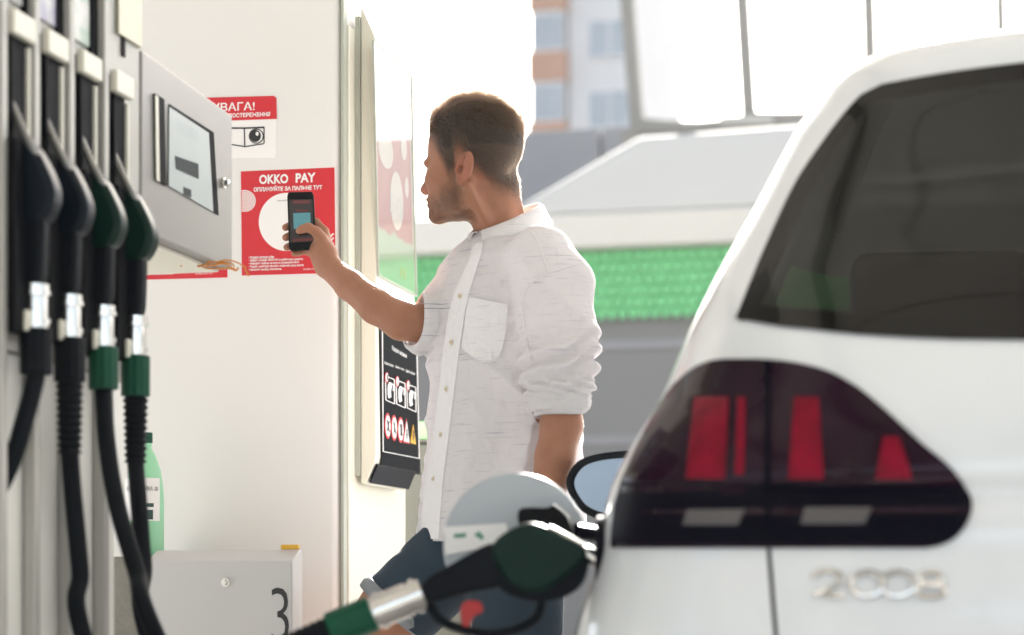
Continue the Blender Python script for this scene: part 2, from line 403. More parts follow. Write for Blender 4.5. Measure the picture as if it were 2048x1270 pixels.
cs = thing('camera_warning_sticker', 'small white sticker with red heading and drawn video camera above the payment sticker', 'sticker', front(480, 250))
m = MB(); fpoly(m, rrect(357, 200, 553, 316, 5), 0); m.build('backing', M['signwhite'], cs)
m = MB(); fpoly(m, [(357, 201), (362, 197), (548, 192), (553, 196), (554, 238), (357, 245)], 1); m.build('red_heading', M['signred'], cs)
m = MB(); text_px(m, 'УВАГА!', q4(425, 207, 510, 224, -.04), front, -U2 * .0022, .014)
text_px(m, 'ВІДЕОСПОСТЕРЕЖЕННЯ', q4(418, 229, 541, 239, -.04), front, -U2 * .0022, .035); m.build('lettering', M['signwhite'], cs)
m = MB()
def stroke(m, pts, wd, k=1):
    for a, b in zip(pts, pts[1:]):
        d = Vector((b[0] - a[0], b[1] - a[1])).normalized(); n = Vector((-d.y, d.x)) * wd
        fpoly(m, [(a[0] + n.x, a[1] + n.y), (b[0] + n.x, b[1] + n.y), (b[0] - n.x, b[1] - n.y), (a[0] - n.x, a[1] - n.y)], k)
stroke(m, [(400, 256), (489, 256.5), (529, 255)], 1.6); stroke(m, [(489, 257), (490, 293)], 1.1); stroke(m, [(528.5, 255), (528.5, 287)], 1)
stroke(m, [(400, 279), (490, 293.5), (528, 287.5)], 1.1)
fpoly(m, [(511 + 11 * math.cos(R(a)), 272 + 12 * math.sin(R(a))) for a in range(0, 360, 10)], 1)
for q in arcs(513, 272.5, (14,), 1.0): fpoly(m, q, 1)
m.build('camera_drawing', M['signblack'], cs)
m = MB(); fpoly(m, [(515 + 3 * math.cos(R(a)), 268 + 4 * math.sin(R(a))) for a in range(0, 360, 20)], 2); m.build('lens_glint', M['signwhite'], cs)

# ------------------------------------------------------------------ wall panel with poster and instructions on the column's side
VP = -1.288
pan = thing('instruction_panel', 'cream framed panel on the column side with glazed poster above black refuelling instructions', 'panel', on_v(770, 960, VP))
u0, u1 = 4.232, 4.545
prof = [(VC + .012, 2.118), (VC + .016, 2.12), (VP - .002, 2.055), (VP, 2.04), (VP, 1.13), (VP - .004, 1.112), (VC + .022, 1.066), (VC + .012, 1.07)]
m = MB(); m.prism([uvz(u0, v, z) for v, z in prof], U2 * (u1 - u0)); m.build('frame', M['cream'], pan, bevel=.003)
m = MB(); m.ubox(u0 - .006, u1 - .02, VC + .0005, VC + .0115, 1.085, 2.1); m.build('mounting_plate', M['strip'], pan)
def side(px, py): return on_v(px, py, VP)
def spoly(mb, pts, k, th=.0007): return mb.prism([side(*p) + V2 * (.0005 + .0008 * k) for p in pts], V2 * th)
# poster: all in along/height coordinates read off the picture plane
def poster_mat():
    m, n, l, b = nodes('faded_poster_print'); setin(b, Roughness=.4)
    tc = n.new('ShaderNodeTexCoord'); sp = n.new('ShaderNodeSeparateXYZ'); l.new(tc.outputs['Generated'], sp.inputs[0])
    ns = n.new('ShaderNodeTexNoise'); ns.inputs['Scale'].default_value = 3.0; l.new(tc.outputs['Generated'], ns.inputs[0])
    ad = n.new('ShaderNodeMath'); ad.operation = 'MULTIPLY_ADD'; ad.inputs[1].default_value = .10; l.new(ns.outputs[0], ad.inputs[0]); l.new(sp.outputs[2], ad.inputs[2])
    cr = n.new('ShaderNodeValToRGB'); e = cr.color_ramp.elements
    e[0].position = 0; e[0].color = (.30, .42, .25, 1); e[1].position = .25; e[1].color = (.34, .44, .27, 1)
    for p, c in ((.27, (.40, .055, .05, 1)), (.45, (.40, .075, .06, 1)), (.75, (.42, .10, .075, 1)), (1, (.5, .18, .14, 1))):
        x = e.new(p); x.color = c
    l.new(ad.outputs[0], cr.inputs[0]); l.new(cr.outputs[0], b.inputs['Base Color']); return m
m = MB(); spoly(m, [(747, 95), (816, 160), (827, 583), (756, 546)], 0); m.build('poster', poster_mat(), pan)
m = MB()
for cx, cy, rx, ry in ((770, 300, 15, 36), (792, 402, 13, 58), (806, 296, 6, 24), (812, 375, 4, 20)):
    spoly(m, [(cx + rx * math.cos(R(a)), cy + ry * math.sin(R(a)) + rx * math.cos(R(a)) * .75) for a in range(0, 360, 12)], 1)
m.build('poster_ovals', mat('poster_pale_print', (.62, .50, .44), .4), pan)
m = MB()
for i in range(7): text_px(m, 'умови акції діють до кінця року', ((757, 508 + i * 6), (800, 530 + i * 6), (800, 533.5 + i * 6), (757, 511.5 + i * 6)), side, V2 * .0022, 0)
text_px(m, 'ПАЛЬНЕ', ((787, 488), (813, 503), (813, 509), (787, 494)), side, V2 * .0022, .02)
text_px(m, '50', ((777, 384), (802, 400), (803, 440), (778, 424)), side, V2 * .0024, 0)
m.build('poster_lettering', M['signgrey'], pan)
m = MB()
for cx in (801, 808): spoly(m, [(cx + 2.6 * math.cos(R(a)), 545 + (cx - 801) * .5 + 12 * math.sin(R(a))) for a in range(0, 360, 20)], 1)
m.build('gold_seal', mat('gold_print', (.45, .33, .10), .4), pan)
m = MB(); m.add([side(*p) + V2 * .004 for p in ((744, 84), (818.5, 154.5), (829, 590), (754, 550))], [(0, 1, 2, 3)]); m.build('glazing', M['clearglass'], pan)
m = MB(); m.ringprism([side(*p) + V2 * .001 for p in ((742.5, 81), (819.5, 153), (830, 593), (753, 552))], [side(*p) + V2 * .001 for p in ((744, 84), (818.5, 154.5), (829, 590), (754, 550))], V2 * .005)
m.build('glazing_edge', M['strip'], pan)
# black instruction board
m = MB(); spoly(m, [(757, 640), (832, 680), (839, 950), (761, 931)], 0, .002); m.build('black_board', M['phone'], pan)
m = MB()
pl = [[(757.5, 938), (833, 958), (818, 975), (738, 967)]]
zz = [side(*p) for p in pl[0][:2]]
m.prism([uvz(u0 + .004, VP + .0002, 1.1125), uvz(u1 - .002, VP + .0002, 1.1125), uvz(u1 - .002, VC + .03, 1.0715), uvz(u0 + .004, VC + .03, 1.0715)], V2 * .003 - ZA * .002)
m.build('black_chin', M['darktrim'], pan)
bw = MB(); br = MB(); by = MB(); bb = MB()
VB = .0016
def bpoly(mb, pts, k): mb.prism([side(*p) + V2 * (.0030 + .0008 * k) for p in pts], V2 * .0006)
def bstroke(mb, pts, wd, k=0):
    for a, b in zip(pts, pts[1:]):
        d = Vector((b[0] - a[0], b[1] - a[1])).normalized(); n = Vector((-d.y, d.x)) * wd
        bpoly(mb, [(a[0] + n.x, a[1] + n.y), (b[0] + n.x, b[1] + n.y), (b[0] - n.x, b[1] - n.y), (a[0] - n.x, a[1] - n.y)], k)
bstroke(bw, [(762, 655), (763.5, 903), (836, 917), (831, 690)], .7)
text_px(bw, 'Порядок заправки', ((781, 691), (810, 708), (810, 718), (781, 702)), side, V2 * .004, .012)
for i, s in enumerate(('Вставте пістолет', 'Здійсніть оплату', 'Вийміть пістолет')):
    x = 766 + i * 21.5; y = 722 + i * 8
    text_px(bw, s, ((x, y), (x + 18, y + 7), (x + 18, y + 13), (x, y + 6)), side, V2 * .004, .01)
    f0 = [(x + 2, y + 30), (x + 20, y + 37), (x + 20.5, y + 86), (x + 3, y + 78)]
    bstroke(bw, f0 + [f0[0]], .7)
    # a hand with a nozzle
    bpoly(bw, [(x + 6, y + 50), (x + 9, y + 42), (x + 13, y + 44), (x + 14, y + 52), (x + 12, y + 62), (x + 13, y + 72), (x + 8, y + 75), (x + 6, y + 66)], 1)
    bstroke(bw, [(x + 12, y + 47), (x + 16, y + 46), (x + 18, y + 52), (x + 17, y + 60)], 1.0, 1)
    cir = lambda r1, r2: [(x + 3 + r1 * math.cos(R(a)), y + 33 + r2 * math.sin(R(a))) for a in range(0, 360, 20)]
    br1 = MB(); bpoly(br1, cir(3.4, 11), 2); br1.build('number_disc', M['signred'], pan); bpoly(bw, cir(2.5, 8.6), 3)
    text_px(bb, str(i + 1), ((x + 2, y + 27), (x + 4.2, y + 28), (x + 4.2, y + 39), (x + 2, y + 38)), side, V2 * .0066, 0)
for i in range(3):
    cx, cy = 772.5 + i * 13, 852 + i * 4.0
    E = lambda r1, r2: [(cx + r1 * math.cos(R(a)), cy + r2 * math.sin(R(a)) + r1 * math.cos(R(a)) * .3) for a in range(0, 360, 15)]
    br1 = MB(); bpoly(br1, E(6.0, 26), 0); br1.build('prohibition_sign', M['signred'], pan); bpoly(bw, E(4.7, 21), 1)
    bstroke(bb, [(cx - 2, cy - 12), (cx + 2, cy + 12)], 1.0, 2)
    if i == 0: bstroke(bb, [(cx + 2, cy - 10), (cx - 2, cy + 10)], 1.0, 2)
    if i == 1: bpoly(bb, [(cx - 2, cy + 8), (cx, cy - 10), (cx + 2, cy + 9)], 2)
    if i == 2: bpoly(bb, [(cx - 1.5, cy - 12), (cx + 1.8, cy - 11), (cx + 1.8, cy + 12), (cx - 1.5, cy + 11)], 2)
for i, (mbx, x) in enumerate(((bw, 810), (by, 823))):
    if i == 0: br1 = MB(); bpoly(br1, [(x, 836), (x + 6.6, 888), (x - 6.6, 885)], 0); br1.build('warning_triangle', M['signred'], pan)
    bpoly(mbx, [(x, 842 if i == 0 else 848), (x + 5.6, 885 + i * 4), (x - 5.6, 882 + i * 4)], 1)
    bstroke(bb, [(x, 858 + i * 3), (x, 878 + i * 3)], .9, 2); bstroke(bb, [(x - 2, 868 + i * 3), (x + 2, 870 + i * 3)], .8, 2)
bw.build('white_symbols', M['signwhite'], pan); by.build('yellow_triangle', M['yellow'], pan); bb.build('black_symbols', M['signblack'], pan)

# ------------------------------------------------------------------ fuel dispenser
VF = -1.343
uu = lambda px, v=VF: u_of(on_v(px, 600, v))
dis = thing('fuel_dispenser', 'grey and white fuel pump at the left edge with four nozzle holsters and steel display', 'fuel pump', uvz(uu(100), VF - .3, .15))
UE, UL = uu(280), uu(232)
m = MB(); m.ubox(2.0, UE, VF - .5, VF, 1.18, 2.7); m.build('upper_cabinet', M['alu'], dis, bevel=.004)
m = MB(); m.ubox(2.0, UL, VF - .5, VF - .002, .152, 1.178); m.build('lower_cabinet', M['white'], dis, bevel=.004)
# recessed white lower panels and aluminium fins
fins = [uu(p) for p in (-22, 45, 116, 186)]
for k, u in enumerate(fins):
    m = MB(); m.ubox(u, u + .018, VF + .0005, VF + .020, .2, 2.68); m.build('fin', M['alu'], dis, bevel=.003)
slots = []
for k, (pc, ) in enumerate(((18,), (87,), (156,), (222,))):
    u = uu(pc); slots.append(u)
    h = MB(); h.ubox(u - .028, u + .028, VF + .0008, VF + .012, 1.24, 1.655)
    ho = h.build('holster', M['black'], dis, bevel=.002)
    h = MB(); h.ubox(u - .034, u + .034, VF + .0125, VF + .026, 1.625, 1.66); h.build('holster_cap', M['cream'], ho, bevel=.003)
    h = MB(); h.ubox(u + .029, u + .036, VF + .0008, VF + .016, 1.24, 1.62); h.build('holster_rail', M['cream'], ho, bevel=.001)
    h = MB(); h.ubox(u - .030, u - .024, VF + .0128, VF + .020, 1.24, 1.62); h.build('holster_edge', M['black'], ho)
    h = MB(); h.ubox(u - .0465, u + .044, VF + .0205, VF + .034, 1.20, 1.475); h.build('holster_boot', M['black'], ho, bevel=.004)
    h = MB(); h.ubox(u - .028, u + .02, VF + .035, VF + .043, 1.205, 1.235); h.build('hook_bracket', M['cream'], ho, bevel=.003)
def label_mat(nm, c):
    m, n, l, b = nodes(nm); setin(b, Roughness=.35)
    v = n.new('ShaderNodeTexNoise'); v.inputs['Scale'].default_value = 22; v.inputs['Detail'].default_value = 3
    tc = n.new('ShaderNodeTexCoord'); l.new(tc.outputs['Object'], v.inputs[0])
    cr = n.new('ShaderNodeValToRGB'); cr.color_ramp.elements[0].position = .42; cr.color_ramp.elements[0].color = rgba(c)
    cr.color_ramp.elements[1].position = .66; cr.color_ramp.elements[1].color = (.72, .72, .70, 1)
    l.new(v.outputs[0], cr.inputs[0]); l.new(cr.outputs[0], b.inputs['Base Color']); return m
for k, (c, nm) in enumerate((((.45, .44, .46), 'grey_label'), ((.38, .36, .50), 'violet_label'), ((.30, .46, .34), 'green_label'))):
    h = MB(); u = slots[k]; h.ubox(u - .034, u + .03, VF + .0008, VF + .005, 1.68, 2.02); lo = h.build('grade_label', label_mat(nm, c), dis)
    lo['label'] = ('grey', 'violet', 'green')[k] + ' fuel grade label above the holster'
    h = MB(); h.ubox(u + .0325, u + .052, VF + .0008, VF + .009, 1.2, 2.3); h.build('shade_strip', M['black'], dis)  # black strip stands in for the shade on the fin's near side
h = MB(); h.ubox(slots[3] + .0375, slots[3] + .05, VF + .0008, VF + .003, 1.7, 2.3); h.build('shade_strip', M['black'], dis)  # same black stand-in for shade, past the last holster
h = MB(); h.ubox(uu(231), uu(278), VF + .001, VF + .006, on_v(255, 82, VF).z, 2.3); h.build('blank_plate', mat('olive_plate', (.42, .40, .30), .35, .3), dis, bevel=.001)
# display head
db = thing('tmp', None, None)
bpy.data.objects.remove(db)
u0d, u1d = UE + .003, uu(463); zb, ztp = 1.43, on_v(282, 100, VF).z
m = MB(); m.prism([uvz(u_, VF - .30, z_) for u_, z_ in ((u0d, zb), (u1d, zb), (u1d, ztp - .0145), (u0d, ztp))], V2 * .302); dh = m.build('display_box', M['steel'], dis, bevel=.004)
def dpoly(mb, pts, k, th=.001, base=.0025): return mb.prism([on_v(p[0], p[1], VF) + V2 * (base + .001 * k) for p in pts], V2 * th)
m = MB(); dpoly(m, [(335, 208), (424, 265), (434, 431), (332, 372)], 0); m.build('screen_bezel', M['black'], dh)
m = MB(); dpoly(m, [(334, 214), (413, 266), (422, 424), (333, 372)], 1); so = m.build('screen', mat('display_glass', (.40, .45, .455), .3, var=.2, vscale=5, spec=.3), dh)
m = MB(); dpoly(m, [(345, 312), (391, 328), (392, 358), (347, 338)], 2); dpoly(m, [(362, 374), (377, 380), (377, 396), (362, 389)], 2, .0008)
m.build('digit_window', mat('lcd_dark', (.035, .045, .05), .5, spec=.1), dh)
m = MB(); text_px(m, '88888', ((348, 236), (392, 264), (392, 290), (348, 262)), lambda x, y: on_v(x, y, VF), V2 * .0048, 0); m.build('digits', mat('lcd_pale', (.36, .42, .44), .3), dh)
m = MB(); dpoly(m, [(304, 187), (323, 199), (327, 372), (308, 360)], 0, .003); m.build('card_slot', M['black'], dh)
m = MB(); dpoly(m, [(303.5, 190), (309, 194), (312, 364), (306, 360)], 3, .0015); m.build('slot_lip', M['cream'], dh)
c = on_v(443, 366, VF) + V2 * .003
m = MB(); m.tube([c, c + V2 * .004, c + V2 * .0041, c + V2 * .011, c + V2 * .013], [.0095, .0095, .007, .0065, .003], 18); m.build('lock', M['chrome'], dh, smooth=True)
m = MB(); m.ubox(u0d + .015, u1d - .015, VF - .28, VF - .02, zb - .006, zb - .0005); m.build('underside_plate', M['cream'], dh)
m = MB()
for s in range(6):
    a = W(345 + s * 17, 528 + rng.uniform(-5, 5), 3.62); pts = [a]
    for k in range(5): pts.append(pts[-1] + Vector((rng.uniform(.002, .022), rng.uniform(-.012, .012), rng.uniform(-.012, .010))))
    m.tube(spline(pts, 5), .0016, 6)
m.build('loose_wires', M['wire'], dh, smooth=True)
# bottom textured plinth
m = MB(); m.ubox(UB + .07, UB + .42, v_of(on_u(228, 1100, UB + .14)), v_of(on_u(345, 1100, UB + .14)), .152, .903); tag(m.build('concrete_plinth', M['concrete'], bevel=.006), 'rough grey concrete block under the green bottle behind the numbered box', 'plinth')

# ------------------------------------------------------------------ nozzles hanging in their holsters
PXM = 3.17 / 4000
def hung_nozzle(k, label, hose, sleeve_mat, boot, cover='green'):
    u = slots[k]; base = uvz(u, VF + .042, 1.24)
    root = thing('fuel_nozzle', label, 'fuel nozzle', base, 'nozzles hanging on the pump')
    L = lambda x, y, du=0: base + V2 * (x * PXM) + ZA * (-y * PXM) + U2 * du
    hump = smooth_poly([(17, -148), (36, -166), (46, -195), (40, -225), (22, -262), (2, -294), (-18, -300), (-50, -284), (-78, -232), (-76, -178), (-40, -150)])
    m = MB(); m.prism([L(x, y, -.021) for x, y in hump], U2 * .042); m.build('hand_cover', M[cover], root, bevel=.012, seg=4)
    grip = smooth_poly([(17, -36), (20, -100), (22, -165), (8, -210), (-70, -235), (-84, -200), (-80, -110), (-60, -55), (-17, -36)])
    m = MB(); m.prism([L(x, y, -.016) for x, y in grip], U2 * .032); m.build('grip', M['rubber'], root, bevel=.010, seg=4)
    m = MB(); m.tube(spline([L(8, -268, -.012), L(-2, -290, -.016), L(-22, -328, -.016), L(-46, -376, -.012), L(-58, -396, 0)], 5), [.006] * 20 + [.005], 12); m.build('spout', M['darksteel'], root, smooth=True)
    m = MB(); m.tube(spline([L(-36, -180), L(-62, -150), L(-58, -90), L(-18, -60)], 6), .005, 8); m.build('trigger_guard', M['rubber'], root, smooth=True)
    m = MB(); m.tube([L(0, -42), L(0, -30), L(0, -29.9), L(0, -22), L(0, -21.9), L(0, -14), L(0, 20), L(0, 20.1), L(0, 28), L(0, 28.1), L(0, 36)], [.0185, .0185, .0205, .0205, .016, .0165, .0165, .020, .020, .0175, .0175], 20)
    m.build('swivel', M['chrome'], root, smooth=True)
    m = MB(); pts = []; rr = []
    for i in range(24):
        a = 2 * math.pi * i / 24; pts.append((.0215 + (.0018 if i % 2 else 0)) * Vector((math.cos(a), math.sin(a), 0)))
    m.prism([L(0, 37) + p for p in pts], ZA * (-82 * PXM)); m.build('sleeve', sleeve_mat, root, bevel=.002)
    y0 = 119
    if boot:
        P = []; Q = []
        for i in range(40):
            P.append(L(0, 119 + i * 3.4)); Q.append(.0185 - .003 * i / 40 + (.0016 if (i // 2) % 2 else -.0012))
        m = MB(); m.tube(P, Q, 16); m.build('ribbed_boot', M['rubber'], root, smooth=True); y0 = 250
    path = spline([L(0, y0 - 30), L(0, y0)] + [Vector(p) for p in hose], 10)
    m = MB(); m.tube(path, .0135, 14); m.build('hose', M['rubber'], root, smooth='all')
    return root
d_of = lambda k: (uvz(slots[k], VF + .042, 1.24)).y
hung_nozzle(0, 'black fuel nozzle at the far left edge, nearest of the hanging nozzles', [W(52, 830, 2.84), W(20, 930, 2.83), W(-40, 1040, 2.81), W(-140, 1180, 2.78), uvz(2.3, -1.2, .3), uvz(2.2, -1.36, .3)], M['rubber'], False, 'navy')
hung_nozzle(1, 'black fuel nozzle with black sleeve and its hose hanging straight down, second from left', [W(145, 980, 2.97), W(160, 1140, 2.97), W(172, 1290, 2.96), uvz(2.95, -1.2, .32), uvz(2.8, -1.38, .3)], M['rubber'], True, 'navy')
hung_nozzle(2, 'dark green nozzle with green sleeve, its hose slanting right across the pump front', [W(213, 880, 3.03), W(232, 1000, 3.02), W(272, 1140, 3.0), W(322, 1290, 2.98), uvz(3.15, -1.1, .3), uvz(3.0, -1.38, .3)], M['greensleeve'], False)
hung_nozzle(3, 'dark green nozzle under the steel display, rightmost of the hanging nozzles', [W(277, 1000, 3.15), W(287, 1130, 3.14), W(300, 1290, 3.12), uvz(3.2, -1.2, .3), uvz(3.1, -1.38, .3)], M['greensleeve'], True)

# ------------------------------------------------------------------ grey cabinet numbered 3, bottle and yellow block on it
def bx(px, py): return on_u(px, py, UB)
cb = thing('numbered_cabinet', 'pale grey steel box with black number 3 and small lock, below the stickers', 'cabinet', uvz(UB + .2, v_of(bx(445, 1200)), .15))
vl, vr = v_of(bx(292, 1125)), v_of(bx(584, 1125)); z1 = bx(450, 1122).z
m = MB(); m.prism([uvz(UB, vl, .152), uvz(UB, vl, z1), uvz(UB + .05, vl, z1 + .022), uvz(UB + .065, vl, z1 + .022), uvz(UB + .065, vl, .152)], V2 * (vr - vl)); m.build('body', mat('light_grey_enamel', (.56, .55, .545), .38, var=.02, vscale=3), cb, bevel=.004)
c = bx(452, 1165); m = MB(); m.tube([c + U2 * .001, c - U2 * .004, c - U2 * .0041, c - U2 * .012], [.009, .009, .006, .005], 16); m.build('lock', M['chrome'], cb, smooth=True)
m = MB(); text_px(m, '3', ((542, 1176), (577, 1174), (579, 1284), (544, 1286)), bx, -U2 * .001, -.01); m.build('number', M['signblack'], cb)
zt = z1 + .022
m = MB(); m.obox(uvz(UB + .051, vr - .042, zt + .001), V2 * .037, U2 * .014, ZA * .010)
tag(m.build('yellow_block', M['yellow'], bevel=.002), 'small yellow strip lying on the rear right of the numbered box', 'yellow strip')
bt = W(290, 1095, 4.22); bt.z = .904
bo = thing('washer_fluid_bottle', 'translucent green bottle with printed label standing on the concrete block behind the hoses', 'bottle', bt)
m = MB(); prof = [(.0, .0), (.036, .0), (.040, .006), (.040, .12), (.038, .15), (.034, .18), (.022, .215), (.014, .228), (.014, .24)]
m.tube([bt + ZA * z for r, z in prof[1:]], [r for r, z in prof[1:]], 24); m.build('bottle_body', mat('green_translucent_plastic', (.34, .72, .46), .3, var=.08, sss=.3), bo, smooth=True)
m = MB(); m.tube([bt + ZA * .24, bt + ZA * .262], [.016, .016], 20); m.build('cap', M['greensleeve'], bo, smooth=True)
m = MB()
def wrap(mb, z0, z1, r, a0, a1, n=14): mb.grid([[bt + Vector((math.sin(R(lerp(a0, a1, k / n))) * r, -math.cos(R(lerp(a0, a1, k / n))) * r, z)) for k in range(n + 1)] for z in (z0, z1)])
wrap(m, .075, .165, .0408, -80, 58); m.build('label', M['signwhite'], bo, solid=.0006)
m = MB(); wrap(m, .078, .098, .0416, -20, 34); wrap(m, .104, .112, .0416, -20, 36); m.build('label_print', mat('label_dark_green', (.02, .06, .05), .4), bo)
m = MB(); tp = lambda x, y: bt + Vector((math.sin(R(x)) * .0416, -math.cos(R(x)) * .0416, y)); text_px(m, 'НЕЗАМЕРЗАЙКА -20', ((-55, .150), (50, .150), (50, .138), (-55, .138)), tp, Vector((0, 0, 0)), .01); m.build('lettering', M['signblack'], bo)
# dark bin and lime box seen between panel and shirt
p = W(845, 900, 5.6); lb = thing('litter_bin', 'dark olive litter bin standing behind the column beside the man', 'bin', (p.x - .03, p.y, 0))
m = MB(); zb_ = W(845, 892, 5.6).z; q = rrect(p.x - .10, p.y - .12, p.x + .14, p.y + .12, .03); m.prism([(x, y, .002) for x, y in q], (0, 0, zb_ - .002)); m.build('bin_body', M['litter'], lb, bevel=.008)
m = MB(); q = rrect(p.x - .108, p.y - .128, p.x + .148, p.y + .128, .03); m.prism([(x, y, zb_ + .0005) for x, y in q], (0, 0, .012)); m.build('bin_lid', M['litter'], lb, bevel=.004)
a = W(836, 887, 5.6); m = MB(); q = rrect(a.x, a.y - .05, a.x + .12, a.y + .07, .008); m.prism([(x, y, zb_ + .0135) for x, y in q], (0, 0, .05))
g = m.build('lime_box', M['limebox'], bevel=.003); tag(g, 'small lime green plastic box standing on the dark bin', 'box')

# ------------------------------------------------------------------ background: shop, hoarding, frame, apartments
def bgp(px, py, d): return on_u(px, py, d * U2.y)
def bquad(mb, pts, d, th): return mb.prism([bgp(x, y, d) for x, y in pts], U2 * th)
DS = 14.0
sh = thing('station_shop', 'low station shop with white sloped roof, green scale tiled band and grey walls', 'shop', (0, DS, 0))
zg = lambda px, d: HZ + (CH - .003) * FPX / bgp(px, HZ, d).y
vL, vR = v_of(bgp(700, 600, DS)), v_of(bgp(3000, 600, DS)); uS = DS * U2.y
zW = bgp(1300, 628, DS).z
m = MB(); m.ubox(uS, uS + 7, vL, vR, .003, zW); m.build('wall', M['greydark'], sh)
for yy in (690, 880):
    z = bgp(1250, yy, DS).z; m = MB(); m.ubox(uS - .02, uS - .002, vL, vR, z - .03, z + .03); m.build('wall_rail', M['grey'], sh)
zG = bgp(1300, 488, DS).z
m = MB(); m.ubox(uS - .05, uS + 6.5, vL, vR, zW + .002, zG + .1); m.build('band_core', M['tilegreen'], sh)
m = MB(); tw, thh = .075, .080; nrow = int((zG + .05 - zW) / thh)
v0_, v1_ = v_of(bgp(790, 600, DS)), v_of(bgp(2000, 600, DS)); nc = int((v1_ - v0_) / tw)
for r in range(nrow + 1):
    for cI in range(nc):
        vv = v0_ + (cI + .5 * (r % 2)) * tw; zt_ = zG + .05 - r * thh
        pr = [(-.5, 0), (-.5, -.5), (-.38, -.85), (0, -1.12), (.38, -.85), (.5, -.5), (.5, 0)]
        vs = [uvz(uS - .055 - .03 * (-y), vv + x * tw * .94, zt_ + y * thh * 1.1) for x, y in pr] + [uvz(uS - .105, vv, zt_ - .45 * thh)]
        m.add(vs, [(i, i + 1, 7) for i in range(6)] + [(6, 0, 7)])
m.build('scale_tiles', M['tilegreen'], sh, fix=False)
# white roof: eave fascia and hipped slope
uE = uS - .22; dE = uE / U2.y
zf0, zf1 = bgp(1140, 497, dE).z, bgp(1140, 425, dE).z
vA, vB = v_of(bgp(690, 450, dE)), v_of(bgp(2900, 450, dE))
m = MB(); m.ubox(uE, uS + 7.5, vA, vB, zf0, zf1); m.build('eave', M['roofsheet'], sh, bevel=.03)
vh = v_of(bgp(1000, 440, dE)); rp = bgp(1275, 272, (uE + .5) / U2.y); rv = v_of(rp); rz = rp.z
bq = [uvz(uE + .01, vh, zf1), uvz(uE + .01, vB, zf1), uvz(uS + 7, vB, zf1), uvz(uS + 7, vh, zf1)]
tq = [uvz(uE + .5, rv, rz), uvz(uE + .5, vB - 1, rz + .1), uvz(uS + 6, vB - 1, rz + .1), uvz(uS + 6, rv, rz)]
m = MB(); m.add(bq + tq, [(0, 1, 5, 4), (1, 2, 6, 5), (2, 3, 7, 6), (3, 0, 4, 7), (4, 5, 6, 7)]); m.build('roof_slope', M['roofsheet'], sh, bevel=.06, seg=4)
# grey hoarding wall
DH = 21.5; uH = DH * U2.y
hw = thing('hoarding_wall', 'tall blue grey panelled wall behind the shop roof', 'wall', (0, DH, 0))
zH = bgp(1150, 258, DH).z; edges = [860, 1030, 1205, 1380, 1555, 1730]
for a, b in zip(edges, edges[1:]):
    m = MB(); m.ubox(uH, uH + .3, v_of(bgp(a, 300, DH)), v_of(bgp(b, 300, DH)) - .03, .003, zH); m.build('wall_panel', M['grey'], hw, bevel=.01)
m = MB(); m.ubox(uH + .1, uH + .25, v_of(bgp(862, 300, DH)), v_of(bgp(1728, 300, DH)), .003, zH - .1); m.build('backing', M['greydark'], hw)
# big steel frame with glazing bars
DF = 20.5; uF = DF * U2.y
sf = thing('steel_frame', 'large grey steel frame with tall posts against the bright sky above the roof', 'frame', (0, DF, 0))
for (xa, xb, wd) in ((1254, 1274, 22), (1484, 1499, 22), (1737, 1744, 20), (2001, 2006, 16), (2290, 2292, 16)):
    t0, b0 = bgp(xa, -260 if xa > 1300 else -260, DF), bgp(xb, 262, DF); dx = (xb - xa) / 235
    tp_ = bgp(xa - dx * 260, -260, DF); hwd = wd * .62 * DF / FPX
    m = MB(); m.prism([tp_ - V2 * hwd, tp_ + V2 * hwd, b0 + V2 * hwd, b0 - V2 * hwd], U2 * .15); m.build('post', M['frame'], sf, bevel=.01)
m = MB(); sag = [(1262, 226), (1285, 236), (1330, 241), (1400, 242), (1450, 237), (1490, 228), (1510, 223), (1560, 224), (1640, 222), (1720, 222), (1760, 219), (1900, 216), (2300, 205)]
bot = [(2300, 262), (1262, 262)]
m.prism([bgp(x, y, DF - .02) for x, y in sag + bot], U2 * .12); m.build('bottom_beam', M['frame'], sf)
m = MB(); m.prism([bgp(x, y, DF - .05) for x, y in ((1440, 232), (1545, 230), (1545, 246), (1440, 248))], U2 * .05); m.build('lamp_rail', M['alu'], sf)
for x in (1262, 2300):
    m = MB(); pa = bgp(x, 262, DF); m.obox((pa.x - .1, pa.y, .003), (.2, 0, 0), (0, .15, 0), (0, 0, pa.z)); m.build('base_post', M['frame'], sf)
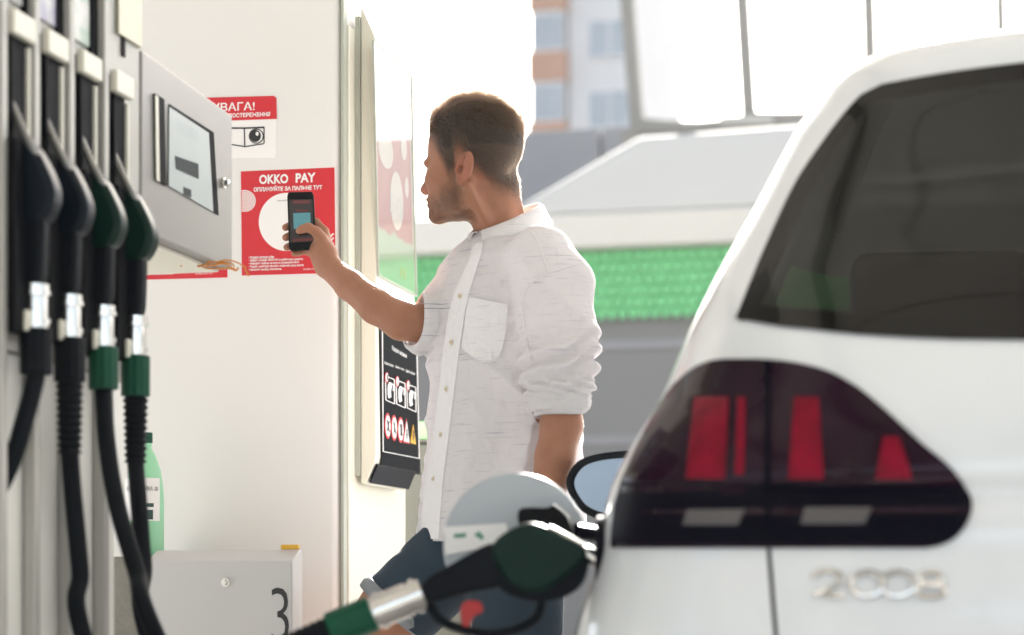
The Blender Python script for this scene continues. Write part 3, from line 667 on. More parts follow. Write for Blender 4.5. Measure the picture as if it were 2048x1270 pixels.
# apartment block
DA = 80.0; uA = DA * U2.y
ap = thing('apartment_block', 'distant pale apartment block with brick coloured balconies at the top of the picture', 'building', (3, DA, 0))
va, vb, vc = v_of(bgp(1062, 100, DA)), v_of(bgp(1138, 100, DA)), v_of(bgp(1262, 100, DA))
m = MB(); m.ubox(uA, uA + 14, vb, vc, .003, 34); m.build('wall', M['plaster'], ap)
m = MB(); m.ubox(uA + 2.2, uA + 14, va + .3, vb - .02, .003, 34); m.build('recessed_wall', M['plaster'], ap)
zfl = bgp(1100, 155, DA - 1).z
for k in range(-6, 4):
    z = zfl + k * 2.8
    m = MB(); m.ubox(uA - .6, uA + 2.18, va, vb - .03, z, z + 1.15); bl = m.build('balcony', M['brick'], ap)
    m = MB(); m.ubox(uA - .5, uA + 2.1, va + .1, vb - .13, z + 1.152, z + 2.795); m.build('balcony_glazing', M['plaster'], bl)
    for j in range(3):
        m = MB(); w0 = va + .16 + j * .42; m.ubox(uA - .52, uA - .505, w0, w0 + .36, z + 1.3, z + 2.6); m.build('pane', M['pane'], bl)
    for px in (1198, 1240):
        v = v_of(bgp(px, 100, DA)); m = MB(); m.ubox(uA - .03, uA - .005, v - .36, v + .36, z + .95, z + 2.35); wn = m.build('window', M['pane'], ap)
        m = MB(); m.ubox(uA - .08, uA - .004, v - .45, v + .45, z + .85, z + .945); m.build('sill', M['plaster'], wn)

# ------------------------------------------------------------------ white car, rear left corner towards us
CA = Vector((.1025, .9947, 0)); CR = Vector((CA.y, -CA.x, 0)); CO = Vector((.985, 2.30, 0))
def cw(s, t, z): return CO + CR * s + CA * t + ZA * z
car = thing('parked_car', 'white hatchback with dark rear window and claw patterned tail lamp, being refuelled', 'car', CO)
TAB = [  # z, rear t, front t, half width
    (.20, .10, 4.08, .82), (.35, .01, 4.17, .915), (.50, .0, 4.20, .94), (.62, .01, 4.19, .95), (.70, .035, 4.16, .951), (.78, .055, 4.10, .945),
    (.84, .065, 4.03, .926), (.89, .075, 3.95, .915), (.93, .080, 3.85, .910), (.987, .085, 3.5, .895), (1.05, .095, 3.15, .864), (1.11, .115, 2.98, .828),
    (1.16, .14, 2.88, .807), (1.23, .18, 2.72, .778), (1.30, .225, 2.55, .744), (1.40, .285, 2.3, .690), (1.50, .34, 2.05, .638),
    (1.54, .36, 1.95, .614), (1.57, .37, 1.88, .593), (1.59, .38, 1.83, .571), (1.61, .40, 1.78, .545), (1.63, .46, 1.7, .46), (1.645, .60, 1.6, .30)]
def lr_of(z): return float(np.interp(z, [1.1, 1.5], [.42, .26]))
def hc(Lr, tr, tf, hwid):
    """half contour: rear centre -> flank -> front centre"""
    Lf = .60; out = []
    for k in range(31):
        a = R(90) * k / 30; n = 2.9
        out.append((hwid * math.sin(a) ** (2 / n), tr + Lr * (1 - math.cos(a) ** (2 / n))))
    for k in range(1, 20): out.append((hwid * (1 + .012 * math.sin(math.pi * k / 20)), lerp(tr + Lr, tf - Lf, k / 20)))
    for k in range(31):
        a = R(90) * (1 - k / 30); n = 2.6
        out.append((hwid * math.sin(a) ** (2 / n), tf - Lf * (1 - math.cos(a) ** (2 / n))))
    return out
zs = sorted(set([round(.20 + .0125 * k, 4) for k in range(117)]))
Tz = np.array(TAB); rings = []
for z in zs:
    # cubic through the table
    p = spline(TAB, 16); P = np.array(p) if z == zs[0] else P
    pr = [np.interp(z, P[:, 0], P[:, i]) for i in (1, 2, 3)]
    pr[0] += .013 * math.exp(-((z - .957) / .016) ** 2)
    h = hc(lr_of(z), *pr); rings.append([cw(-s, t, z) for s, t in h] + [cw(s, t, z) for s, t in h[-2:0:-1]])
nr = len(rings[0]); V_ = [p for r in rings for p in r]; F_ = []
for i in range(len(rings) - 1):
    for k in range(nr): F_.append((i * nr + k, i * nr + (k + 1) % nr, (i + 1) * nr + (k + 1) % nr, (i + 1) * nr + k))
top = len(V_); V_.append(cw(0, 1.1, 1.655)); k0 = (len(rings) - 1) * nr
F_ += [(k0 + k, k0 + (k + 1) % nr, top) for k in range(nr)]
bot_ = len(V_); V_.append(cw(0, 2, .2)); F_ += [(k, bot_, (k + 1) % nr) for k in range(nr)]
full = BVHTree.FromPolygons([Vector(v) for v in V_], F_)
def loc(p): d = p - CO; return d.dot(CR), d.dot(CA), p.z
def proj(p): return CX + FPX * p.x / p.y, HZ - FPX * (p.z - CH) / p.y
WIN = [(172, 1765, 2600), (190, 1728, 2600), (230, 1690, 2600), (280, 1652, 2600), (370, 1592, 2600), (500, 1531, 2600), (600, 1490, 2600), (640, 1474, 2600)]
win_y = [w_[0] for w_ in WIN]; win_x = [w_[1] for w_ in WIN]
gl_s, gl_w, keep = [], [], []
for f in F_:
    c = sum((Vector(V_[i]) for i in f), Vector()) / len(f); s, t, z = loc(c)
    if t < .9 and s < .0 or t < .9:
        q = cw(-abs(s), t, z); x, y = proj(q)
        ym = np.interp(x, [1474, 1700, 1900, 2048, 2700], [648, 668, 680, 682, 682])
        if t < .62 and 178 < y < ym - 12 and x > np.interp(y, win_y, win_x) + 14 and 1.12 < z < 1.60: continue
    if t > 1.6 and 1.06 < z < 1.50:
        tf = np.interp(z, P[:, 0], P[:, 2])
        if t > tf - .55 and abs(s) < np.interp(z, P[:, 0], P[:, 3]) * .93: gl_w.append(f); continue
    if 1.13 < z < 1.45 and abs(s) > .4 and .75 < t < np.interp(z, P[:, 0], P[:, 2]) - .7 and not 1.52 < t < 1.62: gl_s.append(f); continue
    keep.append(f)
def sub(fs):
    mb = MB(); use = sorted({i for f in fs for i in f}); mp = {a: b for b, a in enumerate(use)}
    mb.v = [tuple(V_[i]) for i in use]; mb.f = [tuple(mp[i] for i in f) for f in fs]; return mb
body = sub(keep).build('body', M['paint'], car, smooth='all')
o = sub(gl_w).build('windscreen', M['screenglass'], car, smooth='all', fix=False)
o = sub(gl_s).build('side_window', M['clearglass'], car, smooth='all', fix=False)
def mirror_mb(mb):
    out = MB()
    for p in mb.v:
        s, t, z = loc(Vector(p)); out.v.append(tuple(cw(-s, t, z)))
    out.f = [f[::-1] for f in mb.f]; return out
# rear window: laid on the tailgate from its left edge to the car's middle, then across
def on_car(px, py):
    return hit(full, px, py)
rowsL = []
for y, xl in zip(spline([(a,) for a in win_y], 6), spline([(a,) for a in win_x], 6)):
    y0 = y[0]; p, n = on_car(xl[0], y0)
    rowsL.append(loc(p))
# bottom edge sags towards the middle
bots = []
for x, y in ((1474, 640), (1560, 655), (1700, 670), (1800, 677), (1900, 681), (2048, 683)):
    p, n = on_car(x, y); bots.append(loc(p))
bs = [b[0] for b in bots] + [0]; bz = [b[2] for b in bots] + [bots[-1][2]]
tops = rowsL[0]
def s_edge(z): 
    zz_ = [r[2] for r in rowsL][::-1]; ss = [r[0] for r in rowsL][::-1]; return np.interp(z, zz_, ss)
ztop, zbot = rowsL[0][2], rowsL[-1][2]
def rear_at(s_, z_):
    tr, tf, hwid = [np.interp(z_, P[:, 0], P[:, i]) for i in (1, 2, 3)]
    a = min(.9999, abs(s_) / hwid) ** 1.45
    return cw(s_, tr + lr_of(z_) * (1 - math.cos(math.asin(a)) ** (2 / 2.9)), z_)
def rp(s, z, off):
    a = rear_at(s + .004, z) - rear_at(s - .004, z); b = rear_at(s, z + .004) - rear_at(s, z - .004); n = a.cross(b).normalized()
    if n.dot(CA) > 0: n = -n
    return rear_at(s, z) + n * off, n
def win_grid(inset, off):
    g, gn = [], []
    for i in range(33):
        v = i / 32; r, rn = [], []
        for k in range(49):
            q = k / 24 - 1; z = 0
            for _ in range(3):
                sl = abs(s_edge(z or lerp(zbot, ztop, v))) - inset; s = q * sl
                zb2 = float(np.interp(-abs(s), bs, bz)) + inset
                z = lerp(zb2, ztop - inset + .022 * (1 - q * q), v)
            p, n = rp(s, z, off); r.append(p); rn.append(n)
        g.append(r); gn.append(rn)
    return g, gn
g, gn = win_grid(0, .004); mb = MB(); mb.grid(g); mb.build('rear_window', M['carglass'], car, smooth='all', fix=False)
gi, gin = win_grid(.028, .0035)
mb = MB(); o_ = [g[0][k] for k in range(49)] + [g[i][48] for i in range(1, 33)] + [g[32][k] for k in range(47, -1, -1)] + [g[i][0] for i in range(31, 0, -1)]
i_ = [gi[0][k] for k in range(49)] + [gi[i][48] for i in range(1, 33)] + [gi[32][k] for k in range(47, -1, -1)] + [gi[i][0] for i in range(31, 0, -1)]
n = len(o_); mb.add([p + CA * .0015 for p in o_] + i_, [(k, (k + 1) % n, n + (k + 1) % n, n + k) for k in range(n)]); mb.build('window_border', M['darktrim'], car, smooth='all')
# tail lamp, both sides
LAMP = [(722, 1452, 1520), (728, 1418, 1585), (745, 1385, 1655), (775, 1352, 1712), (810, 1326, 1757), (850, 1303, 1802), (890, 1283, 1846), (930, 1264, 1895), (960, 1250, 1922), (985, 1242, 1937), (1010, 1235, 1944), (1035, 1232, 1940), (1060, 1229, 1926), (1080, 1228, 1905), (1092, 1228, 1878), (1097, 1229, 1850)]
def lampbits(name, rows, nx, off, th, m, parents, refine=1):
    rr, nn = drape_rows(full, rows, nx, off, refine); sh_ = shell(rr, nn, th)
    a = sh_.build(name, m, parents[0], smooth=True); b = mirror_mb(sh_).build(name, m, parents[1], smooth=True); return a, b
def lamp_edge(y): return np.interp(y, [r[0] for r in LAMP], [r[1] for r in LAMP]), np.interp(y, [r[0] for r in LAMP], [r[2] for r in LAMP])
lamps = lampbits('tail_lamp', LAMP, 60, .006, .012, M['lens'], (car, car), 4)
for (xa, xb, xc, xd, ya, yb) in ((1395, 1462, 1378, 1455, 800, 958), (1480, 1496, 1474, 1492, 800, 950), (1592, 1640, 1580, 1650, 800, 958), (1768, 1800, 1752, 1826, 876, 958)):
    lampbits('red_claw', [(lerp(ya, yb, k / 8), lerp(xa, xc, k / 8), lerp(xb, xd, k / 8)) for k in range(9)], 8, .0072, .001, M['lensred'], lamps)
for (xa, xb, ya, yb) in ((1372, 1494, 1026, 1052), (1604, 1745, 1022, 1050)):
    lampbits('reversing_reflector', [(lerp(ya, yb, k / 6), xa + 8 * (1 - k / 6), xb - 14 * k / 6) for k in range(7)], 14, .0082, .001, M['lensclear'], lamps)
lampbits('lower_lens', [(y, lamp_edge(y)[0] + 3, lamp_edge(y)[1] - 3) for y in (966, 990, 1015)] + [(y, lamp_edge(y)[0] + 3, lamp_edge(y)[1] - 4) for y in (1040, 1060, 1078, 1090)], 40, .0068, .0006, M['darktrim'], lamps)
# shut line of the tailgate
gap = [(y, np.interp(y, [650, 724, 1097, 1270, 1400], [1520, 1536, 1538, 1552, 1560]) - 4, np.interp(y, [650, 724, 1097, 1270, 1400], [1520, 1536, 1538, 1552, 1560]) + 4) for y in range(1098, 1400, 12)]
lampbits('shut_line', gap, 3, .0012, .0006, M['darktrim'], (car, car))
lampbits('lamp_joint', [(y, 1533, 1546) for y in range(726, 1096, 12)], 3, .0078, .0006, M['darktrim'], lamps)
# badge
def car_place(off): return lambda x, y: hit(full, x, y, off)[0]
m = MB()
def badge_ring(cx, cy, rx, ry, a0=0, a1=360, wd=5.5):
    n_ = 30; q = []
    for k in range(n_ + 1):
        a = R(lerp(a0, a1, k / n_)); q.append((cx + rx * math.cos(a), cy + ry * math.sin(a)))
    m.tube([hit(full, x, y, .004)[0] for x, y in q], .0038, 8)
badge_ring(1655, 1160, 28, 17, 180, 380); m.tube([hit(full, x, y, .004)[0] for x, y in ((1682, 1164), (1660, 1178), (1628, 1192), (1655, 1193), (1688, 1193))], .0038, 8)
badge_ring(1735, 1170, 33, 24); badge_ring(1795, 1170, 33, 24)
badge_ring(1862, 1158, 24, 12); badge_ring(1862, 1182, 29, 13)
m.build('number_badge', M['chrome'], car, smooth=True)
# crease below the glass and roof rail
m = MB()
for sg in (-1, 1):
    pts = [cw(sg * (.50 - .0 * t), t, 1.566 + .02 * math.sin(math.pi * (t - .6) / 1.3)) for t in np.linspace(.50, 1.85, 14)]
    m.tube(pts, .016, 10)
m.build('roof_rail', M['alu'], car, smooth=True)
m = MB(); p0 = W(1795, 132, 3.0)
m.prism([W(1752, 140, 3.0), W(1766, 103, 3.0), W(1776, 97, 3.0), W(1822, 92, 3.0), W(1830, 98, 3.0), W(1838, 140, 3.0)], CA * .10); m.build('roof_fin', M['alu'], car, bevel=.01, seg=3)
# bumper, plate, wheels, interior
m = MB()
for sg in (-1, 1):
    for t in (.72, 3.30):
        m_ = MB(); c = cw(sg * .80, t, .33); m_.tube([c - CR * .11, c - CR * .10, c + CR * .10, c + CR * .11], [.30, .325, .325, .30], 32)
        wh = m_.build('wheel', M['rubber'], car, smooth=True)
        m_ = MB(); c2 = c + CR * sg * .112; m_.tube([c2, c2 + CR * sg * .006], [.21, .20], 28); m_.build('rim', M['alu'], wh, smooth=True)
m = MB(); m.obox(cw(-.26, -.012, .60), CR * .52, CA * .008, ZA * .11); m.build('number_plate', M['signwhite'], car, bevel=.002)
m = MB(); m.obox(cw(-.72, .25, .55), CR * 1.44, CA * 2.6, ZA * .02); m.obox(cw(-.70, .30, .57), CR * 1.40, CA * .45, ZA * .40); m.build('cabin_floor', M['seat'], car)
for (s, t, wd, h0, nm) in ((-.37, 1.0, .62, 1.22, 'rear_seat'), (.37, 1.0, .62, 1.22, 'rear_seat'), (-.36, 1.85, .48, 1.16, 'front_seat'), (.36, 1.85, .48, 1.16, 'front_seat')):
    m = MB(); m.obox(cw(s - wd / 2, t, .57), CR * wd, CA * .14, ZA * (h0 - .57)); st = m.build(nm, M['seat'], car, bevel=.04, seg=3)
    m = MB(); m.obox(cw(s - .15, t + .02, h0 + .02), CR * .30, CA * .09, ZA * .17); m.build('headrest', M['seat'], st, bevel=.03, seg=3)
m = MB(); m.obox(cw(-.70, 2.45, .8), CR * 1.4, CA * .5, ZA * .22); m.build('dashboard', M['seat'], car, bevel=.05)
m = MB(); m.obox(cw(-.11, 2.12, 1.36), CR * .22, CA * .03, ZA * .065); m.build('inside_mirror', M['seat'], car, bevel=.015)
# outside mirror on the left door
DM = 3.66
outl = smooth_poly([(1128, 968), (1142, 935), (1165, 915), (1215, 903), (1290, 900), (1325, 930), (1325, 1010), (1285, 1048), (1215, 1044), (1172, 1030), (1150, 1010)])
cxm, cym = 1228, 972
m = MB(); m.prism([W(x, y, DM) for x, y in outl], CA * .10); mr_ = m.build('door_mirror', M['darktrim'], car, bevel=.02, seg=4)
inn = [(cxm + (x - cxm) * .83, cym + (y - cym) * .79) for x, y in outl]
m = MB(); m.ringprism([W(x, y, DM - .004) for x, y in outl], [W(x, y, DM - .004) for x, y in [(cxm + (x - cxm) * .84, cym + (y - cym) * .80) for x, y in outl]], CA * .003); m.build('mirror_rim', M['rubber'], mr_)
m = MB(); rm_ = Matrix.Rotation(R(2.2), 4, 'Z'); mc_ = W(cxm, cym, DM - .006); m.prism([mc_ + rm_ @ (W(x, y, DM - .006) - mc_) for x, y in inn], CA * .0015); m.build('mirror_glass', mat('mirror_silver', (.20, .23, .26), .04, 1.0, var=.01, rvar=.01), mr_)
m = MB(); m.obox(W(1285, 985, DM + .03), CR * .12, CA * .05, ZA * .03); m.build('mirror_arm', M['darktrim'], mr_, bevel=.01)
# fuel flap and filler neck on the left flank
DFL = 2.97
fl = MB(); fl.prism([W(1030 + 145 * math.cos(R(a)), min(1158, 1090 - 145 * math.sin(R(a))), DFL) for a in range(-26, 207, 5)], CA * .012); flap = fl.build('fuel_flap', mat('flap_inner_paint', (.44, .48, .52), .35, var=.03), car, bevel=.004)
m = MB(); m.prism([W(x, y, DFL - .0148) for x, y in ((889, 1054), (1012, 1046), (1020, 1086), (890, 1110))], CA * .0012); m.build('flap_label', M['signwhite'], flap)
m = MB(); m.prism([W(x, y, DFL - .0162) for x, y in ((908, 1068), (932, 1066), (932, 1074), (908, 1076))], CA * .0008); m.prism([W(x, y, DFL - .0162) for x, y in ((958, 1062), (968, 1074), (964, 1080), (948, 1070))], CA * .0008); m.build('flap_print', mat('flap_print_green', (.1, .3, .2), .5), flap)
m = MB(); m.prism([W(x, y, DFL - .06) for x, y in smooth_poly([(1033, 1022), (1048, 1014), (1098, 1016), (1104, 1008), (1116, 1012), (1140, 1036), (1150, 1092), (1040, 1066)], 1)], CA * .04); m.build('filler_cap', M['black'], flap, bevel=.008, seg=3)
m = MB(); c = W(1190, 1120, 2.80); m.tube([c + CR * .004, c + CR * .05], [.062, .062], 28); m.build('filler_recess', M['darktrim'], car, smooth=True)
m = MB(); m.tube([W(1150, 1062, DFL - .02), W(1200, 1070, DFL + .01)], .012, 8); m.build('flap_hinge', M['darktrim'], flap)

# ------------------------------------------------------------------ nozzle in the filler
DN = 2.80
nz = thing('fuel_nozzle', 'dark green nozzle with red trigger pushed into the filler of the white car', 'fuel nozzle', W(1100, 1110, DN), 'nozzle in use at the car')
def N(x, y, d=0): return W(x, y, DN + d)
def nprism(name, pts, th, m, bev=.01, it=2, par=nz):
    mb = MB(); mb.prism([N(x, y, -th / 2) for x, y in (smooth_poly(pts, it) if it else pts)], Vector((0, th, 0))); return mb.build(name, m, par, bevel=bev, seg=4)
nprism('hand_cover', [(982, 1082), (1046, 1043), (1080, 1046), (1120, 1066), (1166, 1090), (1178, 1106), (1160, 1132), (1116, 1165), (1088, 1186), (1050, 1184), (1016, 1166), (986, 1120)], .052, M['green'], .016)
nprism('lower_guard', [(985, 1110), (1030, 1150), (1092, 1168), (1150, 1130), (1172, 1110), (1180, 1130), (1165, 1175), (1120, 1200), (1060, 1205), (990, 1180)], .040, M['rubber'], .012)
nprism('grip', [(832, 1168), (905, 1126), (992, 1076), (1010, 1110), (1030, 1165), (1000, 1176), (930, 1186), (848, 1214)], .036, M['rubber'], .012)
m = MB(); m.tube(spline([N(1160, 1105), N(1190, 1115), N(1230, 1150)], 4), .012, 12); m.build('spout', M['chrome'], nz, smooth=True)
m = MB(); m.tube(spline([N(1098, 1056, -.012), N(1130, 1072, -.018), N(1168, 1094, -.014)], 5), .0045, 8); m.build('lit_scuff_rim', M['cream'], nz, smooth=True)  # cream colour paints in the sunlit rim of the scuff guard
m = MB(); m.tube(spline([N(856, 1204), N(890, 1246), N(985, 1268), N(1068, 1240), N(1086, 1186)], 8), .007, 10); m.build('trigger_guard', M['rubber'], nz, smooth=True)
nprism('trigger', [(920, 1206), (944, 1199), (964, 1204), (968, 1226), (946, 1232), (938, 1256), (922, 1252)], .022, M['red'], .006, 1)
ax0, ax1 = N(842, 1188), N(660, 1262)
def along(t): return ax0.lerp(ax1, t)
m = MB(); tt = [-.02, .03, .0301, .075, .0751, .13, .1301, .42, .4201, .47, .4701, .52]; rr_ = [.021, .021, .025, .025, .021, .021, .0235, .0235, .026, .026, .022, .022]
m.tube([along(t) for t in tt], rr_, 24); m.build('swivel', M['chrome'], nz, smooth=True)
m = MB(); dirv = (ax1 - ax0).normalized(); s1 = dirv.cross(Vector((0, 1, 0))).normalized(); s2 = Vector((0, 1, 0))
pts = [along(.52) + (s1 * math.cos(2 * math.pi * i / 28) + s2 * math.sin(2 * math.pi * i / 28)) * (.0255 + (.0016 if i % 2 else 0)) for i in range(28)]
m.prism(pts, dirv * (along(1.0) - along(.52)).length); m.build('sleeve', M['greensleeve'], nz, bevel=.003)
m = MB(); P2, Q2 = [], []
bp = spline([along(.98), along(1.25), along(1.6), W(470, 1345, 2.83)], 16)
for i, p in enumerate(bp): P2.append(p); Q2.append(.0205 - .004 * i / len(bp) + (.0016 if (i // 2) % 2 else 0))
m.tube(P2, Q2, 16); m.build('ribbed_boot', M['rubber'], nz, smooth=True)
m = MB(); m.tube(spline([W(490, 1338, 2.83), W(400, 1390, 2.85), W(250, 1600, 2.9), uvz(2.6, -1.15, .25), uvz(2.9, -1.30, .4), uvz(3.0, -1.38, .6)], 10), .0145, 14); m.build('hose', M['rubber'], nz, smooth='all')

# ------------------------------------------------------------------ the man
FW = Vector((-.8, -.6, 0)); LF = Vector((.6, -.8, 0))         # where his chest faces, and his own left
def vm(name, base, rough, fn=None): pass
def skin_mat():
    m, n, l, b = nodes('skin'); setin(b, Roughness=.52, Subsurface_Weight=.18, Subsurface_Radius=(.012, .0045, .002), Subsurface_Scale=1.0, Specular_IOR_Level=.35)
    tc = n.new('ShaderNodeTexCoord'); ns = n.new('ShaderNodeTexNoise'); ns.inputs['Scale'].default_value = 45; ns.inputs['Detail'].default_value = 6; l.new(tc.outputs['Object'], ns.inputs[0])
    mx = n.new('ShaderNodeMix'); mx.data_type = 'RGBA'; mx.inputs[6].default_value = (.33, .145, .082, 1); mx.inputs[7].default_value = (.41, .195, .12, 1); l.new(ns.outputs[0], mx.inputs[0])
    at = n.new('ShaderNodeAttribute'); at.attribute_name = 'beard'
    m2 = n.new('ShaderNodeMix'); m2.data_type = 'RGBA'; l.new(at.outputs['Fac'], m2.inputs[0]); l.new(mx.outputs[2], m2.inputs[6]); m2.inputs[7].default_value = (.085, .05, .032, 1)
    a2 = n.new('ShaderNodeAttribute'); a2.attribute_name = 'blush'
    m3 = n.new('ShaderNodeMix'); m3.data_type = 'RGBA'; l.new(a2.outputs['Fac'], m3.inputs[0]); l.new(m2.outputs[2], m3.inputs[6]); m3.inputs[7].default_value = (.42, .12, .085, 1)
    a4 = n.new('ShaderNodeAttribute'); a4.attribute_name = 'scalp'
    m4 = n.new('ShaderNodeMix'); m4.data_type = 'RGBA'; l.new(a4.outputs['Fac'], m4.inputs[0]); l.new(m3.outputs[2], m4.inputs[6]); m4.inputs[7].default_value = (.035, .022, .015, 1)
    l.new(m4.outputs[2], b.inputs['Base Color'])
    n2 = n.new('ShaderNodeTexNoise'); n2.inputs['Scale'].default_value = 260; n2.inputs['Detail'].default_value = 4; l.new(tc.outputs['Object'], n2.inputs[0])
    bp = n.new('ShaderNodeBump'); bp.inputs['Strength'].default_value = .18; bp.inputs['Distance'].default_value = .004; l.new(n2.outputs[0], bp.inputs['Height']); l.new(bp.outputs[0], b.inputs['Normal'])
    return m
def shirt_mat(name='slub_cotton', lines=True, trans=.40):
    m, n, l, b = nodes(name); out = n['Material Output']; setin(b, Roughness=.85, Specular_IOR_Level=.15)
    tc = n.new('ShaderNodeTexCoord'); col_ = None
    base = n.new('ShaderNodeRGB'); base.outputs[0].default_value = (.93, .915, .93, 1); col_ = base.outputs[0]
    if lines:
        for sc, lo, c in (((11.0, 11.0, 560), .70, (.56, .57, .67, 1)), ((8.0, 8.0, 360), .715, (.44, .46, .57, 1)), ((14, 14, 700), .67, (.74, .73, .77, 1))):
            mp = n.new('ShaderNodeMapping'); mp.inputs['Scale'].default_value = sc; mp.inputs['Rotation'].default_value = (R(4), R(-3), 0); l.new(tc.outputs['Object'], mp.inputs[0])
            ns = n.new('ShaderNodeTexNoise'); ns.inputs['Scale'].default_value = 1.0; ns.inputs['Detail'].default_value = 1.5; l.new(mp.outputs[0], ns.inputs[0])
            mr = n.new('ShaderNodeMapRange'); mr.inputs['From Min'].default_value = lo; mr.inputs['From Max'].default_value = lo + .05; l.new(ns.outputs[0], mr.inputs[0])
            mx = n.new('ShaderNodeMix'); mx.data_type = 'RGBA'; l.new(mr.outputs[0], mx.inputs[0]); l.new(col_, mx.inputs[6]); mx.inputs[7].default_value = c; col_ = mx.outputs[2]
    l.new(col_, b.inputs['Base Color'])
    wv = n.new('ShaderNodeTexNoise'); wv.inputs['Scale'].default_value = 38; wv.inputs['Detail'].default_value = 5; wv.inputs['Distortion'].default_value = .8
    mp = n.new('ShaderNodeMapping'); mp.inputs['Scale'].default_value = (1, 1, .55); l.new(tc.outputs['Object'], mp.inputs[0]); l.new(mp.outputs[0], wv.inputs[0])
    bp = n.new('ShaderNodeBump'); bp.inputs['Strength'].default_value = .45; bp.inputs['Distance'].default_value = .014; l.new(wv.outputs[0], bp.inputs['Height']); l.new(bp.outputs[0], b.inputs['Normal'])
    tr = n.new('ShaderNodeBsdfTranslucent'); l.new(col_, tr.inputs[0]); l.new(bp.outputs[0], tr.inputs['Normal'])
    ms = n.new('ShaderNodeMixShader'); ms.inputs[0].default_value = trans; l.new(b.outputs[0], ms.inputs[1]); l.new(tr.outputs[0], ms.inputs[2]); l.new(ms.outputs[0], out.inputs[0])
    return m
def hair_mat(name, c, rough=.35):
    m, n, l, b = nodes(name); n.remove(b); h = n.new('ShaderNodeBsdfHairPrincipled'); h.parametrization = 'COLOR'
    h.inputs['Color'].default_value = rgba(c); h.inputs['Roughness'].default_value = rough; h.inputs['Radial Roughness'].default_value = .5
    if 'Random Color' in h.inputs: h.inputs['Random Color'].default_value = .3
    l.new(h.outputs[0], n['Material Output'].inputs[0]); return m
SKIN, SHIRT, SEAM, POCK = skin_mat(), shirt_mat(), shirt_mat('cotton_trim', False, .12), shirt_mat('pocket_cotton', True, .15)
man = thing('person', 'man in white slub shirt and denim shorts holding a phone up to the red sticker', 'person', (-.04, 3.95, 0))

# ---- head (own axes: face, left, up)
HO = W(945, 330, 3.93); yaw = R(25)
hf = Vector((-math.cos(yaw), math.sin(yaw), -.02)).normalized(); hl = Vector((-hf.y, hf.x, 0)).normalized(); hu = hl.cross(hf) * -1
if hu.z < 0: hu = -hu
def HW(f, l, z): return HO + hf * f + hl * l + hu * z
def to_head(X, Y, Z):
    x, y, z = X - HO.x, Y - HO.y, Z - HO.z
    return x * hf.x + y * hf.y + z * hf.z, x * hl.x + y * hl.y + z * hl.z, x * hu.x + y * hu.y + z * hu.z
def cranium(f, l, z): return smin(ell(f, l, z, (-.012, 0, .042), (.093, .076, .086)), ell(f, l, z, (.022, 0, .03), (.066, .064, .075)), .02)
def ear_sdf(f, l, z):
    # a leaning shell with rim, hollow and lobe
    ff = f + .018; zz_ = z + .022; fr = ff * .97 + zz_ * .22; zr = zz_ * .97 - ff * .22; ll = l - .074 - .35 * np.maximum(0, -fr + .0) 
    d = ell(fr, ll, zr, (-.003, 0, .003), (.0195, .0075, .031))
    d = smin(d, ell(fr, ll, zr, (.004, -.001, -.025), (.010, .006, .010)), .006)
    d = smax(d, -ell(fr, ll, zr, (.001, .009, .005), (.0115, .0085, .021)), .003)
    d = smin(d, ell(fr, ll, zr, (-.004, .002, .004), (.0045, .0045, .016)), .003)
    d = smax(d, -ell(fr, ll, zr, (.007, .004, -.004), (.0055, .012, .0075)), .002)
    d = smin(d, ell(fr, ll, zr, (.014, .003, -.005), (.004, .004, .006)), .003)
    return d
NK0, NK1 = W(988, 398, 3.955), W(1012, 500, 3.99)
def head_sdf(X, Y, Z):
    f, l, z = to_head(X, Y, Z); al = np.abs(l)
    d = cranium(f, l, z)
    d = smin(d, ell(f, l, z, (.034, 0, -.022), (.058, .060, .070)), .02)
    d = smin(d, ell(f, l, z, (.036, 0, -.066), (.054, .050, .040)), .022)
    d = smin(d, ell(f, al, z, (.012, .046, -.062), (.030, .014, .034)), .02)
    d = smin(d, ell(f, l, z, (.077, 0, -.092), (.019, .022, .017)), .016)
    d = smin(d, ell(f, al, z, (.056, .043, -.030), (.026, .022, .020)), .016)
    d = smin(d, ell(f, al, z, (.076, .022, .006), (.016, .028, .009)), .010)
    d = smax(d, -ell(f, al, z, (.098, .033, -.014), (.018, .016, .011)), .010)
    d = smin(d, ell(f, al, z, (.0735, .031, -.014), (.0125, .0135, .0105)), .003)
    d = smin(d, cone(f, l, z, (.084, 0, .002), (.104, 0, -.036), .0075, .0095), .009)
    d = smin(d, ell(f, l, z, (.1035, 0, -.039), (.0105, .011, .0095)), .006)
    d = smin(d, ell(f, al, z, (.091, .012, -.042), (.011, .007, .008)), .005)
    d = smin(d, ell(f, l, z, (.088, 0, -.062), (.011, .024, .0065)), .006)
    d = smin(d, ell(f, l, z, (.087, 0, -.072), (.011, .020, .0065)), .006)
    d = smax(d, -ell(f, l, z, (.104, 0, -.0665), (.014, .020, .0016)), .003)
    d = smin(d, chain(X, Y, Z, [NK0 + Vector((.004, 0, .03)), NK0, NK1], [.045, .048, .060], .02), .022)
    d = smin(d, cone(X, Y, Z, HW(-.02, .062, -.052), W(985, 470, 3.93), .006, .006), .030)      # neck muscle
    return smin(d, ear_sdf(f, al, z), .004)
bodyV, bodyF = [], []
def addpart(v, f):
    k = sum(len(a) for a in bodyV); bodyV.append(v); bodyF.append(f + k)
hv, hfc = surf_net(head_sdf, (HO.x - .14, HO.y - .15, HO.z - .215), (HO.x + .15, HO.y + .15, HO.z + .15), .0025)
addpart(hv, hfc); nhead = len(hv)
